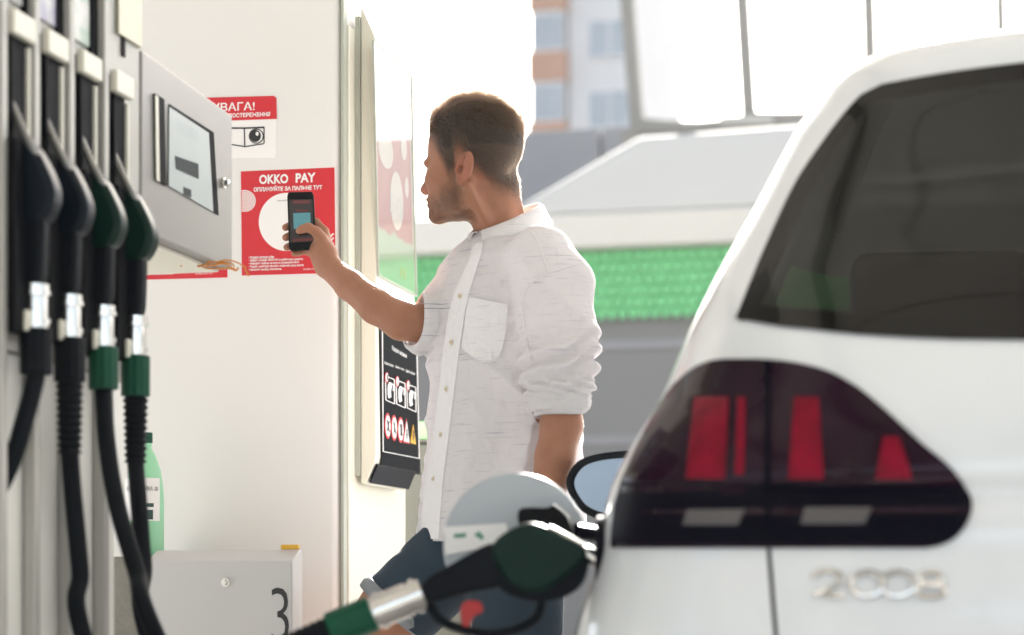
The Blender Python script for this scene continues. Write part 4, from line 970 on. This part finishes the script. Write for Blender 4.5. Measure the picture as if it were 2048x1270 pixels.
# ---- torso, legs, shoes' inside
PEL = W(985, 1075, 3.98); HR, HL_ = W(935, 1085, 4.06), W(1035, 1100, 3.90)
KR = W(735, 1279, 3.985); AR = Vector((-.315, 4.02, .235)); TR = AR + Vector((-.13, -.09, -.05))
KL = W(1030, 1490, 3.87); AL = Vector((.02, 3.93, .085)); TL = AL + Vector((-.13, -.10, -.05))
def lower(X, Y, Z):
    d = chain(X, Y, Z, [W(1010, 560, 3.97), W(1005, 800, 3.97), PEL], [.10, .10, .12], .05)
    d = smin(d, chain(X, Y, Z, [W(960, 1070, 3.985), W(790, 1218, 3.985), KR, KR.lerp(AR, .35), AR], [.064, .068, .060, .055, .036], .02), .03)
    d = smin(d, chain(X, Y, Z, [HL_, KL, KL.lerp(AL, .35), AL], [.082, .058, .055, .036], .02), .03)
    d = smin(d, chain(X, Y, Z, [AR + Vector((.02, .02, -.04)), TR], [.035, .03], .02), .02)
    return smin(d, chain(X, Y, Z, [AL + Vector((.02, .02, -.04)), TL], [.035, .03], .02), .02)
addpart(*surf_net(lower, (-.62, 3.6, -.02), (.26, 4.26, 1.55), .011))
# ---- his right forearm and hand round the phone
WR = W(654, 530, 4.075)
def rarm(X, Y, Z):
    d = chain(X, Y, Z, [W(895, 628, 4.04), W(855, 650, 3.978), W(803, 641, 3.968), W(752, 612, 3.99), W(700, 571, 4.03), WR, W(648, 512, 4.085)], [.041, .037, .0375, .0345, .029, .0245, .0250], .012)
    palm = smin(cone(X, Y, Z, W(648, 512, 4.088), W(634, 486, 4.110), .024, .020), cone(X, Y, Z, W(640, 505, 4.10), W(616, 498, 4.118), .018, .013), .012)
    palm = smin(palm, cone(X, Y, Z, W(650, 505, 4.085), W(648, 463, 4.112), .020, .011), .012)
    d = smin(d, palm, .014)
    th = chain(X, Y, Z, [W(648, 503, 4.083), W(641, 476, 4.078), W(633, 464, 4.070), W(617, 455, 4.062), W(605, 458, 4.064), W(598, 461.5, 4.067)], [.0165, .0128, .0108, .0092, .0083, .0068], .004)
    d = smin(d, th, .007)
    for a, b, c, e, r in ((W(648, 462, 4.112), W(632, 445, 4.122), W(590, 447, 4.122), W(571, 455, 4.101), .0090), (W(646, 474, 4.118), W(622, 462, 4.126), W(588, 468, 4.124), W(571.5, 475, 4.101), .0092),
                          (W(640, 488, 4.12), W(615, 482, 4.126), W(590, 488, 4.123), W(573.5, 494.5, 4.101), .0088), (W(630, 500, 4.116), W(612, 500, 4.120), W(597, 505, 4.112), W(588, 507, 4.104), .0078)):
        d = smin(d, chain(X, Y, Z, [a, b, c, e], [r, r, r * .95, r * .82], .003), .003)
    return d
addpart(*surf_net(rarm, (-.50, 3.86, 1.26), (-.09, 4.16, 1.66), .0022))
# ---- his left forearm, hand resting at the pocket
HLc = W(1082, 1040, 3.76)
def larm(X, Y, Z):
    d = chain(X, Y, Z, [W(1120, 740, 3.78), W(1124, 800, 3.78), W(1123, 850, 3.775), W(1110, 915, 3.765), W(1098, 970, 3.76), W(1084, 1030, 3.755)], [.042, .0375, .039, .0365, .032, .0255], .012)
    d = smin(d, chain(X, Y, Z, [W(1082, 1045, 3.755), W(1074, 1085, 3.75)], [.026, .030], .01), .02)
    for k in range(4):
        o_ = Vector((-.020 + .013 * k, .008 * k - .01, 0)); a = W(1073, 1098, 3.75) + o_
        d = smin(d, chain(X, Y, Z, [a, a + Vector((-.006, -.004, -.036)), a + Vector((-.002, .004, -.066 - (.008 if k in (1, 2) else 0)))], [.0095, .0088, .0072], .003), .004)
    a = W(1068, 1060, 3.735); return smin(d, chain(X, Y, Z, [a, a + Vector((-.03, -.008, -.03)), a + Vector((-.036, -.004, -.062))], [.012, .0105, .008], .004), .008)
addpart(*surf_net(larm, (-.05, 3.66, .82), (.17, 3.86, 1.29), .0028))
bv = np.concatenate(bodyV); bf = np.concatenate(bodyF)
bodyo = mesh_obj('body', bv, bf, SKIN, man)
# beard and flush
def hair_line(f): return np.interp(f, [-.12, -.085, -.060, -.046, -.036, -.024, -.008, .004, .010, .022, .030, .038, .046, .058, .070, .080, .12], [-.068, -.066, -.058, -.046, -.026, -.006, .012, .010, -.030, -.034, -.010, .006, .022, .038, .052, .062, .064])
f, l, z = to_head(bv[:, 0], bv[:, 1], bv[:, 2]); al = np.abs(l)
def sst(a, b, x): t = np.clip((x - a) / (b - a), 0, 1); return t * t * (3 - 2 * t)
def beard_mask(f, al, z):
    up = np.interp(f, [-.012, .010, .03, .055, .072, .09, .12], [-.040, -.026, -.040, -.054, -.054, -.048, -.048])
    m = (.45 * sst(-.006, .012, up - z) + .55 * sst(.004, .036, up - z)) * sst(-.026, .010, f + .25 * (z + .06)) * (1 - sst(.104, .128, -z))
    lips = np.exp(-(((f - .092) / .012) ** 2 + (al / .020) ** 2 + ((z + .067) / .009) ** 2))
    return m * (1 - .8 * np.clip(lips * 1.5, 0, 1))
bm_ = np.zeros(len(bv)); bm_[:nhead] = (beard_mask(f, al, z) * (.66 + .22 * wnoise(bv[:, 0], bv[:, 1], bv[:, 2], 160)))[:nhead]
at = bodyo.data.attributes.new('beard', 'FLOAT', 'POINT'); at.data.foreach_set('value', np.clip(bm_, 0, .88).astype(np.float32))
sc_ = np.zeros(len(bv)); sc_[:nhead] = (sst(-.020, .030, z - hair_line(f)) * (1 - (al > .0775) * (f < .006) * (f > -.05) * (z < .013)))[:nhead]
at = bodyo.data.attributes.new('scalp', 'FLOAT', 'POINT'); at.data.foreach_set('value', (.93 * sc_).astype(np.float32))
bl_ = np.zeros(len(bv)); ear_ = np.exp(-(((f + .02) / .022) ** 2 + ((z + .022) / .034) ** 2)) * (al > .070)
bl_[:nhead] = (.55 * ear_ + .35 * np.exp(-(((f - .10) / .02) ** 2 + ((z + .04) / .015) ** 2)))[:nhead]
at = bodyo.data.attributes.new('blush', 'FLOAT', 'POINT'); at.data.foreach_set('value', np.clip(bl_, 0, .8).astype(np.float32))

# ---- hair: an under-cap and thousands of strands combed back
def in_hair(f, al, z): return sst(-.018, .016, z - hair_line(f) - .0025 * np.sin(f * 900 + al * 500))
def hair_thick(f, al, z): return lerp(.0035, .016, sst(.045, .105, z)) * lerp(.25, 1, sst(0, .05, z - hair_line(f)))
def cap_sdf(X, Y, Z):
    f, l, z = to_head(X, Y, Z); al = np.abs(l)
    d = cranium(f, l, z)
    lim = np.maximum(hair_line(f) + .022, .0) + .012 * sst(.05, .08, f)
    q = sst(0, .035, z - lim)
    return smax(d - hair_thick(f, al, z) * .42 * q + .003 * (1 - q) - .0008 * wnoise(X * 1., Y, Z, 90), -(z - lim), .006)
cv, cf = surf_net(cap_sdf, (HO.x - .13, HO.y - .12, HO.z - .10), (HO.x + .14, HO.y + .12, HO.z + .165), .003)
hairo = mesh_obj('hair', cv, cf, mat('hair_under', (.030, .019, .013), .6, var=.35, vscale=160, spec=.3), man)
tri = hv[hfc]; cen = tri.mean(1); fn = np.cross(tri[:, 2] - tri[:, 0], tri[:, 3] - tri[:, 1]); fn /= np.linalg.norm(fn, axis=1)[:, None] + 1e-9
fc, lc, zc = to_head(cen[:, 0], cen[:, 1], cen[:, 2])
if ((fn * (cen - np.array(HO))).sum(1) < 0).mean() > .5: fn = -fn
wt = in_hair(fc, np.abs(lc), zc); wt[(np.abs(lc) > .078) & (zc < .012) & (fc < .006) & (fc > -.046)] = 0
Hf, Hl, Hu = np.array(hf), np.array(hl), np.array(hu)
def strands(name, weight, N, lenf, dirf, rad, material, nseg=5):
    pr = weight / weight.sum(); k = rng.choice(len(cen), N, p=pr); j = rng.uniform(size=(N, 2, 1))
    t4 = tri[k]; p = (t4[:, 0] * (1 - j[:, 0]) + t4[:, 1] * j[:, 0]) * (1 - j[:, 1]) + (t4[:, 3] * (1 - j[:, 0]) + t4[:, 2] * j[:, 0]) * j[:, 1]
    n = fn[k]; fl_, ll_, zl_ = to_head(p[:, 0], p[:, 1], p[:, 2]); L = lenf(fl_, np.abs(ll_), zl_) * rng.uniform(.65, 1.25, N)
    D, lift = dirf(fl_, ll_, zl_, N); D = D - (D * n).sum(1)[:, None] * n; D /= np.linalg.norm(D, axis=1)[:, None] + 1e-9
    D = D + rng.normal(size=(N, 3)) * .12
    pts = []; q = p - n * .001
    for s in range(nseg):
        pts.append(q.copy()); a = s / (nseg - 1)
        q = q + (D * (1 - lift[:, None] * (1 - a)) + n * (lift[:, None] * (1 - 1.2 * a) - .04)) * (L / (nseg - 1))[:, None]
    pts = np.stack(pts, 1)
    hcv = bpy.data.hair_curves.new(name); hcv.add_curves([nseg] * N)
    hcv.attributes['position'].data.foreach_set('vector', pts.reshape(-1).astype(np.float32))
    ra = hcv.attributes.get('radius') or hcv.attributes.new('radius', 'FLOAT', 'POINT')
    ra.data.foreach_set('value', np.tile(np.linspace(rad, rad * .35, nseg), N).astype(np.float32))
    o = bpy.data.objects.new(name, hcv); COL.objects.link(o); hcv.materials.append(material); return o
def top_len(f, al, z): return lerp(.011, .046, sst(.045, .11, z)) * lerp(.55, 1, sst(0, .04, z - hair_line(f)))
def comb(f, l, z, N):
    tp = sst(.05, .105, z)[:, None]; back = -Hf + .25 * np.sign(l)[:, None] * Hl; side = -.55 * Hf - .85 * Hu
    front = sst(.04, .075, f)[:, None]; side = side * (1 - front * .8) + (-Hf * .9 - Hu * .2) * front * .8
    return back * tp + side * (1 - tp), lerp(.24, .62, tp[:, 0]) + .45 * front[:, 0] * sst(.05, .075, z)
st_ = strands('hair_strands', wt, 26000, top_len, comb, .00038, hair_mat('dark_brown_hair', (.045, .027, .017), .28)); attach(st_, hairo)
bw_ = beard_mask(fc, np.abs(lc), zc)
bd = strands('beard', bw_, 11000, lambda f, a, z: .0045 + 0 * f, lambda f, l, z, N: (np.tile(-Hu * .8 - Hf * .2, (N, 1)), np.full(N, .45)), .00030, hair_mat('brown_beard', (.055, .030, .017)), 3); attach(bd, man)
ew = np.exp(-(((fc - .083) / .012) ** 2 + ((np.abs(lc) - .030) / .020) ** 2 + ((zc - .006) / .0055) ** 2)); ew[ew < .3] = 0
eb = strands('eyebrow', ew, 700, lambda f, a, z: .006 + 0 * f, lambda f, l, z, N: (Hl[None] * np.sign(l)[:, None] - .2 * Hf, np.full(N, .2)), .0003, hair_mat('brow_hair', (.05, .03, .02)), 3); attach(eb, man)

# ---- shirt
TZ = [(470, 1012, 3.97, .060, .066), (497, 1014, 3.972, .088, .125), (525, 1014, 3.975, .108, .165), (600, 1012, 3.98, .124, .182), (700, 1010, 3.98, .130, .182), (850, 1005, 3.98, .132, .180), (1000, 998, 3.98, .140, .188), (1110, 992, 3.98, .146, .196)]
tzz = np.array([W(a, b_, c).z for b_, a, c in [(t[0], t[1], t[2]) for t in TZ]])[::-1]
tcx = np.array([W(t[1], t[0], t[2]).x for t in TZ])[::-1]; tcy = np.array([t[2] for t in TZ])[::-1]
ta = np.array([t[3] for t in TZ])[::-1]; tb = np.array([t[4] for t in TZ])[::-1]
SLL = [W(1082, 520, 3.85), W(1112, 580, 3.81), W(1121, 680, 3.79), W(1119, 750, 3.785), W(1121, 800, 3.78), W(1123, 828, 3.778)]
SLR_ = [.066, .074, .0725, .068, .056, .050]
SRL = [W(925, 588, 4.09), W(890, 628, 4.03), W(862, 648, 3.985), W(838, 645, 3.975), W(818, 642, 3.972)]
SRR = [.058, .058, .056, .053, .050]
def axis_t(X, Y, Z, a, b):
    a = np.array(a); d = np.array(b) - a; return ((X - a[0]) * d[0] + (Y - a[1]) * d[1] + (Z - a[2]) * d[2]) / (d * d).sum()
def torso_sdf(X, Y, Z):
    cx_ = np.interp(Z, tzz, tcx); cy_ = np.interp(Z, tzz, tcy); a = np.interp(Z, tzz, ta); b = np.interp(Z, tzz, tb)
    pf = (X - cx_) * FW.x + (Y - cy_) * FW.y; pl = (X - cx_) * LF.x + (Y - cy_) * LF.y
    d = (((np.abs(pf / a)) ** 2.3 + (np.abs(pl / b)) ** 2.3) ** (1 / 2.3) - 1) * np.minimum(a, b) * .9
    d = smax(d, Z - W(1000, 452, 3.97).z, .03)
    return smin(d, ell(X, Y, Z, W(1020, 520, 4.0), (.11, .10, .05)), .03)
def shirt_sdf(X, Y, Z):
    d = torso_sdf(X, Y, Z)
    py = HZ - (Z - CH) * FPX / 3.95; px = CX + X * FPX / Y
    # soft vertical fall folds low down, drag lines from the arm, waist creases
    rg = lambda t: (1 - np.abs(np.sin(t))) ** 1.6                      # a sharp crease with soft flanks
    lo = sst(620, 1000, py); fold = .008 * lo * np.sin(px * .050 + 1.2 * np.sin(py * .006)) * (.6 + .4 * np.sin(py * .011 + px * .012))
    fold = fold + .0065 * wnoise(X, Y, Z, 14) + .0030 * wnoise(X, Y, Z, 42, 5)
    up = np.exp(-((px - 1010) / 75) ** 2) * np.exp(-((py - 610) / 90) ** 2)
    fold = fold + .010 * up * (rg((px * .42 + py * .90) * .034 + .5 * np.sin(px * .03)) - .4)
    fold = fold + .009 * np.exp(-((py - 770) / 75) ** 2) * (rg((py * .88 - px * .48) * .030 + .6 * np.sin(px * .021)) - .4)
    fold = fold + .007 * np.exp(-((px - 1040) / 60) ** 2) * np.exp(-((py - 900) / 110) ** 2) * (rg((px + py * .22) * .040) - .4)
    d = d - fold
    s = chain(X, Y, Z, SLL, SLR_, .015)
    ex = CX + X * FPX / Y; band = np.exp(-((py - 742) / 58) ** 2)
    cr = .0080 * band * np.sin((py + (ex - 1120) * .42 + 8 * np.sin(ex * .05 + Y * 30)) * .175 + Y * 14)
    cr = cr + .0045 * np.exp(-((py - 795) / 22) ** 2) * np.sin((py - (ex - 1120) * .30) * .36)
    cr = cr + .006 * (1 - band) * wnoise(X, Y, Z, 20, 2) + .008 * np.exp(-((py - 630) / 75) ** 2) * (rg((py * .75 - ex * .65) * .036) - .4)
    s = s - cr
    r = chain(X, Y, Z, SRL, SRR, .015)
    r = r - .0035 * np.sin((py * .8 + px * .5) * .11) - .003 * wnoise(X, Y, Z, 30, 4)
    d = smin(d, s, .012); d = smin(d, r, .02)
    return d
sv, sf_ = surf_net(shirt_sdf, (-.24, 3.66, .85), (.22, 4.24, 1.60), .0045)
bmx = bmesh.new(); vs_ = [bmx.verts.new(p) for p in sv]
for q in sf_:
    try: bmx.faces.new([vs_[i] for i in q])
    except ValueError: pass
def cut(co, no):   # drop everything on the positive side
    bmesh.ops.bisect_plane(bmx, geom=bmx.verts[:] + bmx.edges[:] + bmx.faces[:], plane_co=co, plane_no=no, clear_outer=True)
hem0 = W(838, 1082, 3.93); cut(hem0, Vector((.03, .05, -1)))
# sleeve ends, cut only near each arm
def cut_near(co, no, ctr, rad, own=None):
    g = [v for v in bmx.verts if (v.co - ctr).length < rad]; gs = set(g)
    es = [e for e in bmx.edges if e.verts[0] in gs and e.verts[1] in gs]; fs = [f_ for f_ in bmx.faces if all(v in gs for v in f_.verts)]
    bmesh.ops.bisect_plane(bmx, geom=g + es + fs, plane_co=co, plane_no=no)
    dead = [f_ for f_ in bmx.faces if (f_.calc_center_median() - ctr).length < rad and (f_.calc_center_median() - co).dot(no) > 1e-5]
    if own and dead:
        q_ = np.array([tuple(f_.calc_center_median()) for f_ in dead]); a_, b_ = own(q_[:, 0], q_[:, 1], q_[:, 2]); dead = [f_ for f_, k_ in zip(dead, a_ < b_) if k_]
    bmesh.ops.delete(bmx, geom=dead, context='FACES')
endL = W(1123, 822, 3.78); cut_near(endL, Vector((.05, 0, -1)), endL - Vector((0, 0, .045)), .085, lambda X, Y, Z: (chain(X, Y, Z, SLL, SLR_, .015), torso_sdf(X, Y, Z)))
axR = (SRL[3] - SRL[2] + Vector((0, 0, .004))).normalized(); endR = SRL[3].copy(); cut_near(endR, axR, endR + axR * .04, .085, lambda X, Y, Z: (chain(X, Y, Z, SRL, SRR, .015), torso_sdf(X, Y, Z)))
me = bpy.data.meshes.new('shirt'); bmesh.ops.recalc_face_normals(bmx, faces=bmx.faces); bmx.to_mesh(me); bmx.free()
me.polygons.foreach_set('use_smooth', [True] * len(me.polygons)); me.materials.append(SHIRT)
shirt = bpy.data.objects.new('shirt', me); COL.objects.link(shirt); attach(shirt, man)
sb = bvh_of(shirt)
md = shirt.modifiers.new('solid', 'SOLIDIFY'); md.thickness = .0016; md.offset = -1
def cloth(name, rows, nx, off, th, m=SHIRT, refine=3, par=shirt):
    rr, nn = drape_rows(sb, rows, nx, off, refine); return shell(rr, nn, th).build(name, m, par, smooth=True)
cloth('placket', [(488, 946, 966), (520, 940, 960), (592, 908, 938), (685, 890, 922), (778, 880, 910), (870, 868, 899), (958, 852, 888), (1030, 845, 882), (1078, 841, 878)], 7, .0022, .002, SEAM, 6)
cloth('pocket', [(594, 941, 948), (600, 939, 975), (606, 938, 998), (612, 937, 1016), (650, 932, 1014), (690, 928, 1008), (700, 931, 1006), (712, 945, 1000), (722, 962, 990)], 14, .0045, .0034, POCK, 3)
def seam(name, pts, r=.0016, m=SEAM):
    P_ = [hit(sb, x, y, .0008)[0] for x, y in spline(pts, 8)]; P_ = [p for p in P_ if p is not None]
    mb = MB(); mb.tube(P_, r, 6); return mb.build(name, m, shirt, smooth='all')
seam('shoulder_seam', [(1062, 462), (1078, 490), (1088, 520), (1096, 545)])
seam('armhole_seam', [(1150, 530), (1118, 540), (1085, 552), (1058, 572), (1047, 600), (1048, 640), (1056, 690), (1062, 720)], .0020)
seam('pocket_stitch', [(943, 605), (975, 613), (1013, 624)], .0011)
seam('pocket_edge', [(941, 596), (937, 612), (932, 650), (928, 690), (945, 712), (963, 722), (990, 722), (1000, 712), (1007, 690), (1014, 650), (1016, 613)], .0017)
for x, y in ((922, 592), (905, 685), (895, 778), (884, 870), (869, 958)):
    p, n_ = hit(sb, x, y, .003)
    if p is None: continue
    mb = MB(); mb.disc(p, n_, .0052, .0018, 18); bu = mb.build('button', M['button'], shirt, bevel=.0006)
    mb = MB(); a_ = n_.cross(ZA).normalized()
    for s1_ in (-1, 1):
        for s2_ in (-1, 1): mb.disc(p + n_ * .0019 + a_ * s1_ * .0013 + a_.cross(n_) * s2_ * .0013, n_, .0006, .0003, 8)
    mb.build('button_hole', M['signblack'], bu)
# rolled cuffs
mb = MB(); rows = []
for zo, ro in ((-.004, .0455), (-.006, .049), (-.002, .0515), (.012, .0545), (.024, .056), (.034, .0545), (.036, .050)):
    rows.append([endL + Vector((math.cos(a) * (ro + .0022 * math.sin(3 * a + zo * 160)), math.sin(a) * (ro + .0022 * math.sin(3 * a + zo * 160)), zo + .006 * math.cos(a - .6) + .003 * math.sin(2 * a))) for a in np.linspace(0, 2 * math.pi, 41)])
mb.grid(rows); mb.build('rolled_cuff', SHIRT, shirt, smooth='all', solid=.0018)
mb = MB(); rows = []; e1 = axR.cross(ZA).normalized(); e2 = axR.cross(e1)
for zo, ro in ((.005, .049), (.008, .054), (.003, .0585), (-.010, .0610), (-.019, .0615), (-.022, .056)):
    rows.append([endR + axR * (zo + .004 * math.sin(2 * a)) + (e1 * math.cos(a) + e2 * math.sin(a)) * (ro + .002 * math.sin(3 * a + zo * 120)) for a in np.linspace(0, 2 * math.pi, 41)])
mb.grid(rows); mb.build('rolled_cuff', SHIRT, shirt, smooth='all', solid=.0018)
# collar: stand and leaf in one turned-over strip
CC = W(1013, 437, 3.965)
def collar_ring(r, dz, th, fr=0):
    tt = R(th); rad_f, rad_l = .063 + r, .060 + r
    z = -.034 * math.cos(tt) + dz - fr * max(0, math.cos(tt)) ** 6
    return CC + FW * (math.cos(tt) * rad_f) + LF * (math.sin(tt) * rad_l) + ZA * z
mb = MB(); rows = []
for r, dz, fr, t0 in ((-.001, -.046, 0, 3), (.000, -.020, 0, 3), (.001, -.002, 0, 5)):
    rows.append([collar_ring(r, dz, th, fr) for th in np.linspace(t0, 360 - t0, 61)])
mb.grid(rows); mb.build('collar_stand', SEAM, shirt, smooth='all', solid=.002)
mb = MB(); rows = []; lo_ = []
for r, dz, fr, t0 in ((.0015, -.001, 0, 9), (.005, .002, 0, 9), (.011, -.002, .000, 11), (.019, -.018, .006, 19), (.029, -.035, .016, 28), (.0305, -.040, .019, 30)):
    rows.append([collar_ring(r, dz, th, fr) for th in np.linspace(t0, 360 - t0, 61)])
mb.grid(rows); mb.build('collar', POCK, shirt, smooth='all', solid=.0024)
mb = MB(); mb.tube([collar_ring(.0292, -.0315, th, .015) for th in np.linspace(29, 331, 61)], .0008, 5); mb.build('collar_stitch', SEAM, shirt, smooth='all')

# ---- denim shorts with turned-up hems
axT = (W(785, 1224, 3.985) - W(925, 1066, 3.975)).normalized(); hemR = W(786, 1222, 3.985)
def shorts_sdf(X, Y, Z):
    d = smin(ell(X, Y, Z, PEL + Vector((0, 0, .0)), (.135, .12, .12)), cone(X, Y, Z, W(968, 1062, 3.985), hemR + axT * .06, .088, .083), .03)
    d = smin(d, cone(X, Y, Z, HL_, W(1035, 1520, 3.88), .094, .082), .03)
    return d - .0030 * wnoise(X, Y, Z, 28) - .003 * np.sin((X * .7 + Z) * 90 + 3 * np.sin(Y * 30)) * sst(.85, .97, Z)
qv, qf = surf_net(shorts_sdf, (-.36, 3.68, .45), (.22, 4.22, 1.10), .006)
bmx = bmesh.new(); vs_ = [bmx.verts.new(p) for p in qv]
for q in qf:
    try: bmx.faces.new([vs_[i] for i in q])
    except ValueError: pass
cut_near(hemR, axT, hemR + axT * .06, .13); hemL = W(1034, 1500, 3.88); cut_near(hemL, Vector((0, 0, -1)), hemL - Vector((0, 0, .06)), .13)
me = bpy.data.meshes.new('shorts'); bmesh.ops.recalc_face_normals(bmx, faces=bmx.faces); bmx.to_mesh(me); bmx.free()
me.polygons.foreach_set('use_smooth', [True] * len(me.polygons)); me.materials.append(M['denim'])
shorts = bpy.data.objects.new('shorts', me); COL.objects.link(shorts); attach(shorts, man)
def hem_cuff(c, ax, r, wd):
    a1 = ax.cross(ZA); a1 = a1.normalized() if a1.length > .1 else Vector((1, 0, 0)); a2 = ax.cross(a1); mb = MB()
    mb.grid([[c + ax * z_ + (a1 * math.cos(a) + a2 * math.sin(a)) * (r + ro + .0015 * math.sin(5 * a)) for a in np.linspace(0, 2 * math.pi, 41)] for z_, ro in ((.002, -.006), (.003, .0015), (-wd * .5, .0035), (-wd, .0015), (-wd - .001, -.006))])
    return mb.build('turned_up_hem', M['denimcuff'], shorts, smooth='all', solid=.002)
hem_cuff(hemR, axT, .0835, .022); hem_cuff(hemL, Vector((0, 0, -1)), .083, .022)
for a_, t_ in ((AR, TR), (AL, TL)):
    c0 = a_ + Vector((.03, .03, -.05)); g_ = lambda X, Y, Z: smax(chain(X, Y, Z, [a_ + Vector((.01, .01, -.01)), c0, t_ + Vector((-.02, -.015, .005))], [.046, .045, .042], .02), -(Z - (min(a_.z, t_.z) - .033)), .004)
    mesh_obj('shoe', *surf_net(g_, tuple(Vector((min(a_.x, t_.x), min(a_.y, t_.y), min(a_.z, t_.z))) - Vector((.12, .12, .09))), tuple(Vector((max(a_.x, t_.x), max(a_.y, t_.y), a_.z)) + Vector((.12, .12, .07))), .006), M['shoe'], man)

# ---- the phone in his hand
DP = 4.083
ph = thing('mobile_phone', 'black mobile phone with a lit teal square, held up in front of the red sticker', 'phone', W(603, 442, DP))
cr_ = [(574, 384), (627, 383), (633, 499), (578, 502)]
def phq(x, y, off=0):
    a = [lerp(cr_[0][i], cr_[1][i], x) for i in (0, 1)]; b_ = [lerp(cr_[3][i], cr_[2][i], x) for i in (0, 1)]
    return W(lerp(a[0], b_[0], y), lerp(a[1], b_[1], y), DP + .010 * (y - .5) - off)
q = rrect(0, 0, 1, 1, .09, 6); q = [(x if .09 < x < .91 else x, y * 1.0) for x, y in q]
def rr2(x0, y0, x1, y1, rx, ry): return [((x0 + x1) / 2 + (x - .5) * (x1 - x0), (y0 + y1) / 2 + (y - .5) * (y1 - y0)) for x, y in [(px_, .5 + (py_ - .5)) for px_, py_ in [(a if True else 0, b_) for a, b_ in rrect(0, 0, 1, 1, .10, 6)]]]
mb = MB(); mb.prism([phq(x, .5 + (y - .5), 0) for x, y in rr2(0, 0, 1, 1, .1, .05)], Vector((0, .0085, 0))); mb.build('case', M['phone'], ph, bevel=.0012)
mb = MB(); mb.prism([phq(x, y, .0006) for x, y in ((.06, .13), (.94, .13), (.94, .86), (.06, .86))], Vector((0, .0004, 0)))
def emit(name, c, e, base=(0.01, .01, .01)):
    m, n, l, b = nodes(name); setin(b, Roughness=.12); b.inputs['Base Color'].default_value = rgba(base); b.inputs['Emission Color'].default_value = rgba(c); b.inputs['Emission Strength'].default_value = e; return m
mb.build('screen', emit('screen_dark', (.02, .012, .012), .12), ph)
mb = MB(); mb.prism([phq(x, y, .0011) for x, y in ((.20, .36), (.84, .36), (.84, .63), (.20, .63))], Vector((0, .0004, 0))); mb.build('viewfinder', emit('screen_teal', (.10, .30, .32), .14), ph)
mb = MB(); 
for a, b_ in (((.2, .15), (.85, .20)), ((.3, .31), (.75, .335)), ((.15, .80), (.88, .84))): mb.prism([phq(x, y, .0011) for x, y in (a, (b_[0], a[1]), b_, (a[0], b_[1]))], Vector((0, .0004, 0)))
mb.build('screen_bar', emit('screen_red', (.16, .02, .02), .15), ph)
mb = MB(); c = phq(.5, .93, .0008); mb.disc(c, Vector((0, -1, 0)), .0048, .0004, 24); mb.build('home_button', M['black'], ph)

# fine hair on both forearms
tri = bv[bf]; cen = tri.mean(1); fn = np.cross(tri[:, 2] - tri[:, 0], tri[:, 3] - tri[:, 1]); ar_ = np.linalg.norm(fn, axis=1); fn /= ar_[:, None] + 1e-12
fx, fz = CX + cen[:, 0] * FPX / cen[:, 1], HZ - (cen[:, 2] - CH) * FPX / cen[:, 1]
wa = ar_ * (((fx > 665) & (fx < 835) & (fz > 500) & (fz < 720)) | ((fx > 1050) & (fx < 1170) & (fz > 820) & (fz < 1010) & (cen[:, 1] < 3.84)))
ah = strands('arm_hair', wa, 1500, lambda f, a, z: .010 + 0 * f, lambda f, l, z, N: (rng.normal(size=(N, 3)) * .5 + np.array([-.4, 0, -.7]), np.full(N, .25)), .00011, hair_mat('arm_hair', (.16, .09, .05)), 4); attach(ah, man)

# ------------------------------------------------------------------ thin air volume added to whiten the distance, standing in for lens flare
hz = MB(); hz.obox((-90, -16, -1), (180, 0, 0), (0, 130, 0), (0, 0, 41))
m, n, l, b = nodes('flare_haze_air'); n.remove(b); pv = n.new('ShaderNodeVolumePrincipled'); pv.inputs['Color'].default_value = (.97, .97, .97, 1); pv.inputs['Density'].default_value = .00035; pv.inputs['Anisotropy'].default_value = .4
l.new(pv.outputs[0], n['Material Output'].inputs['Volume']); tag(hz.build('flare_haze', m), kind='stuff')
S.cycles.volume_bounces = 0
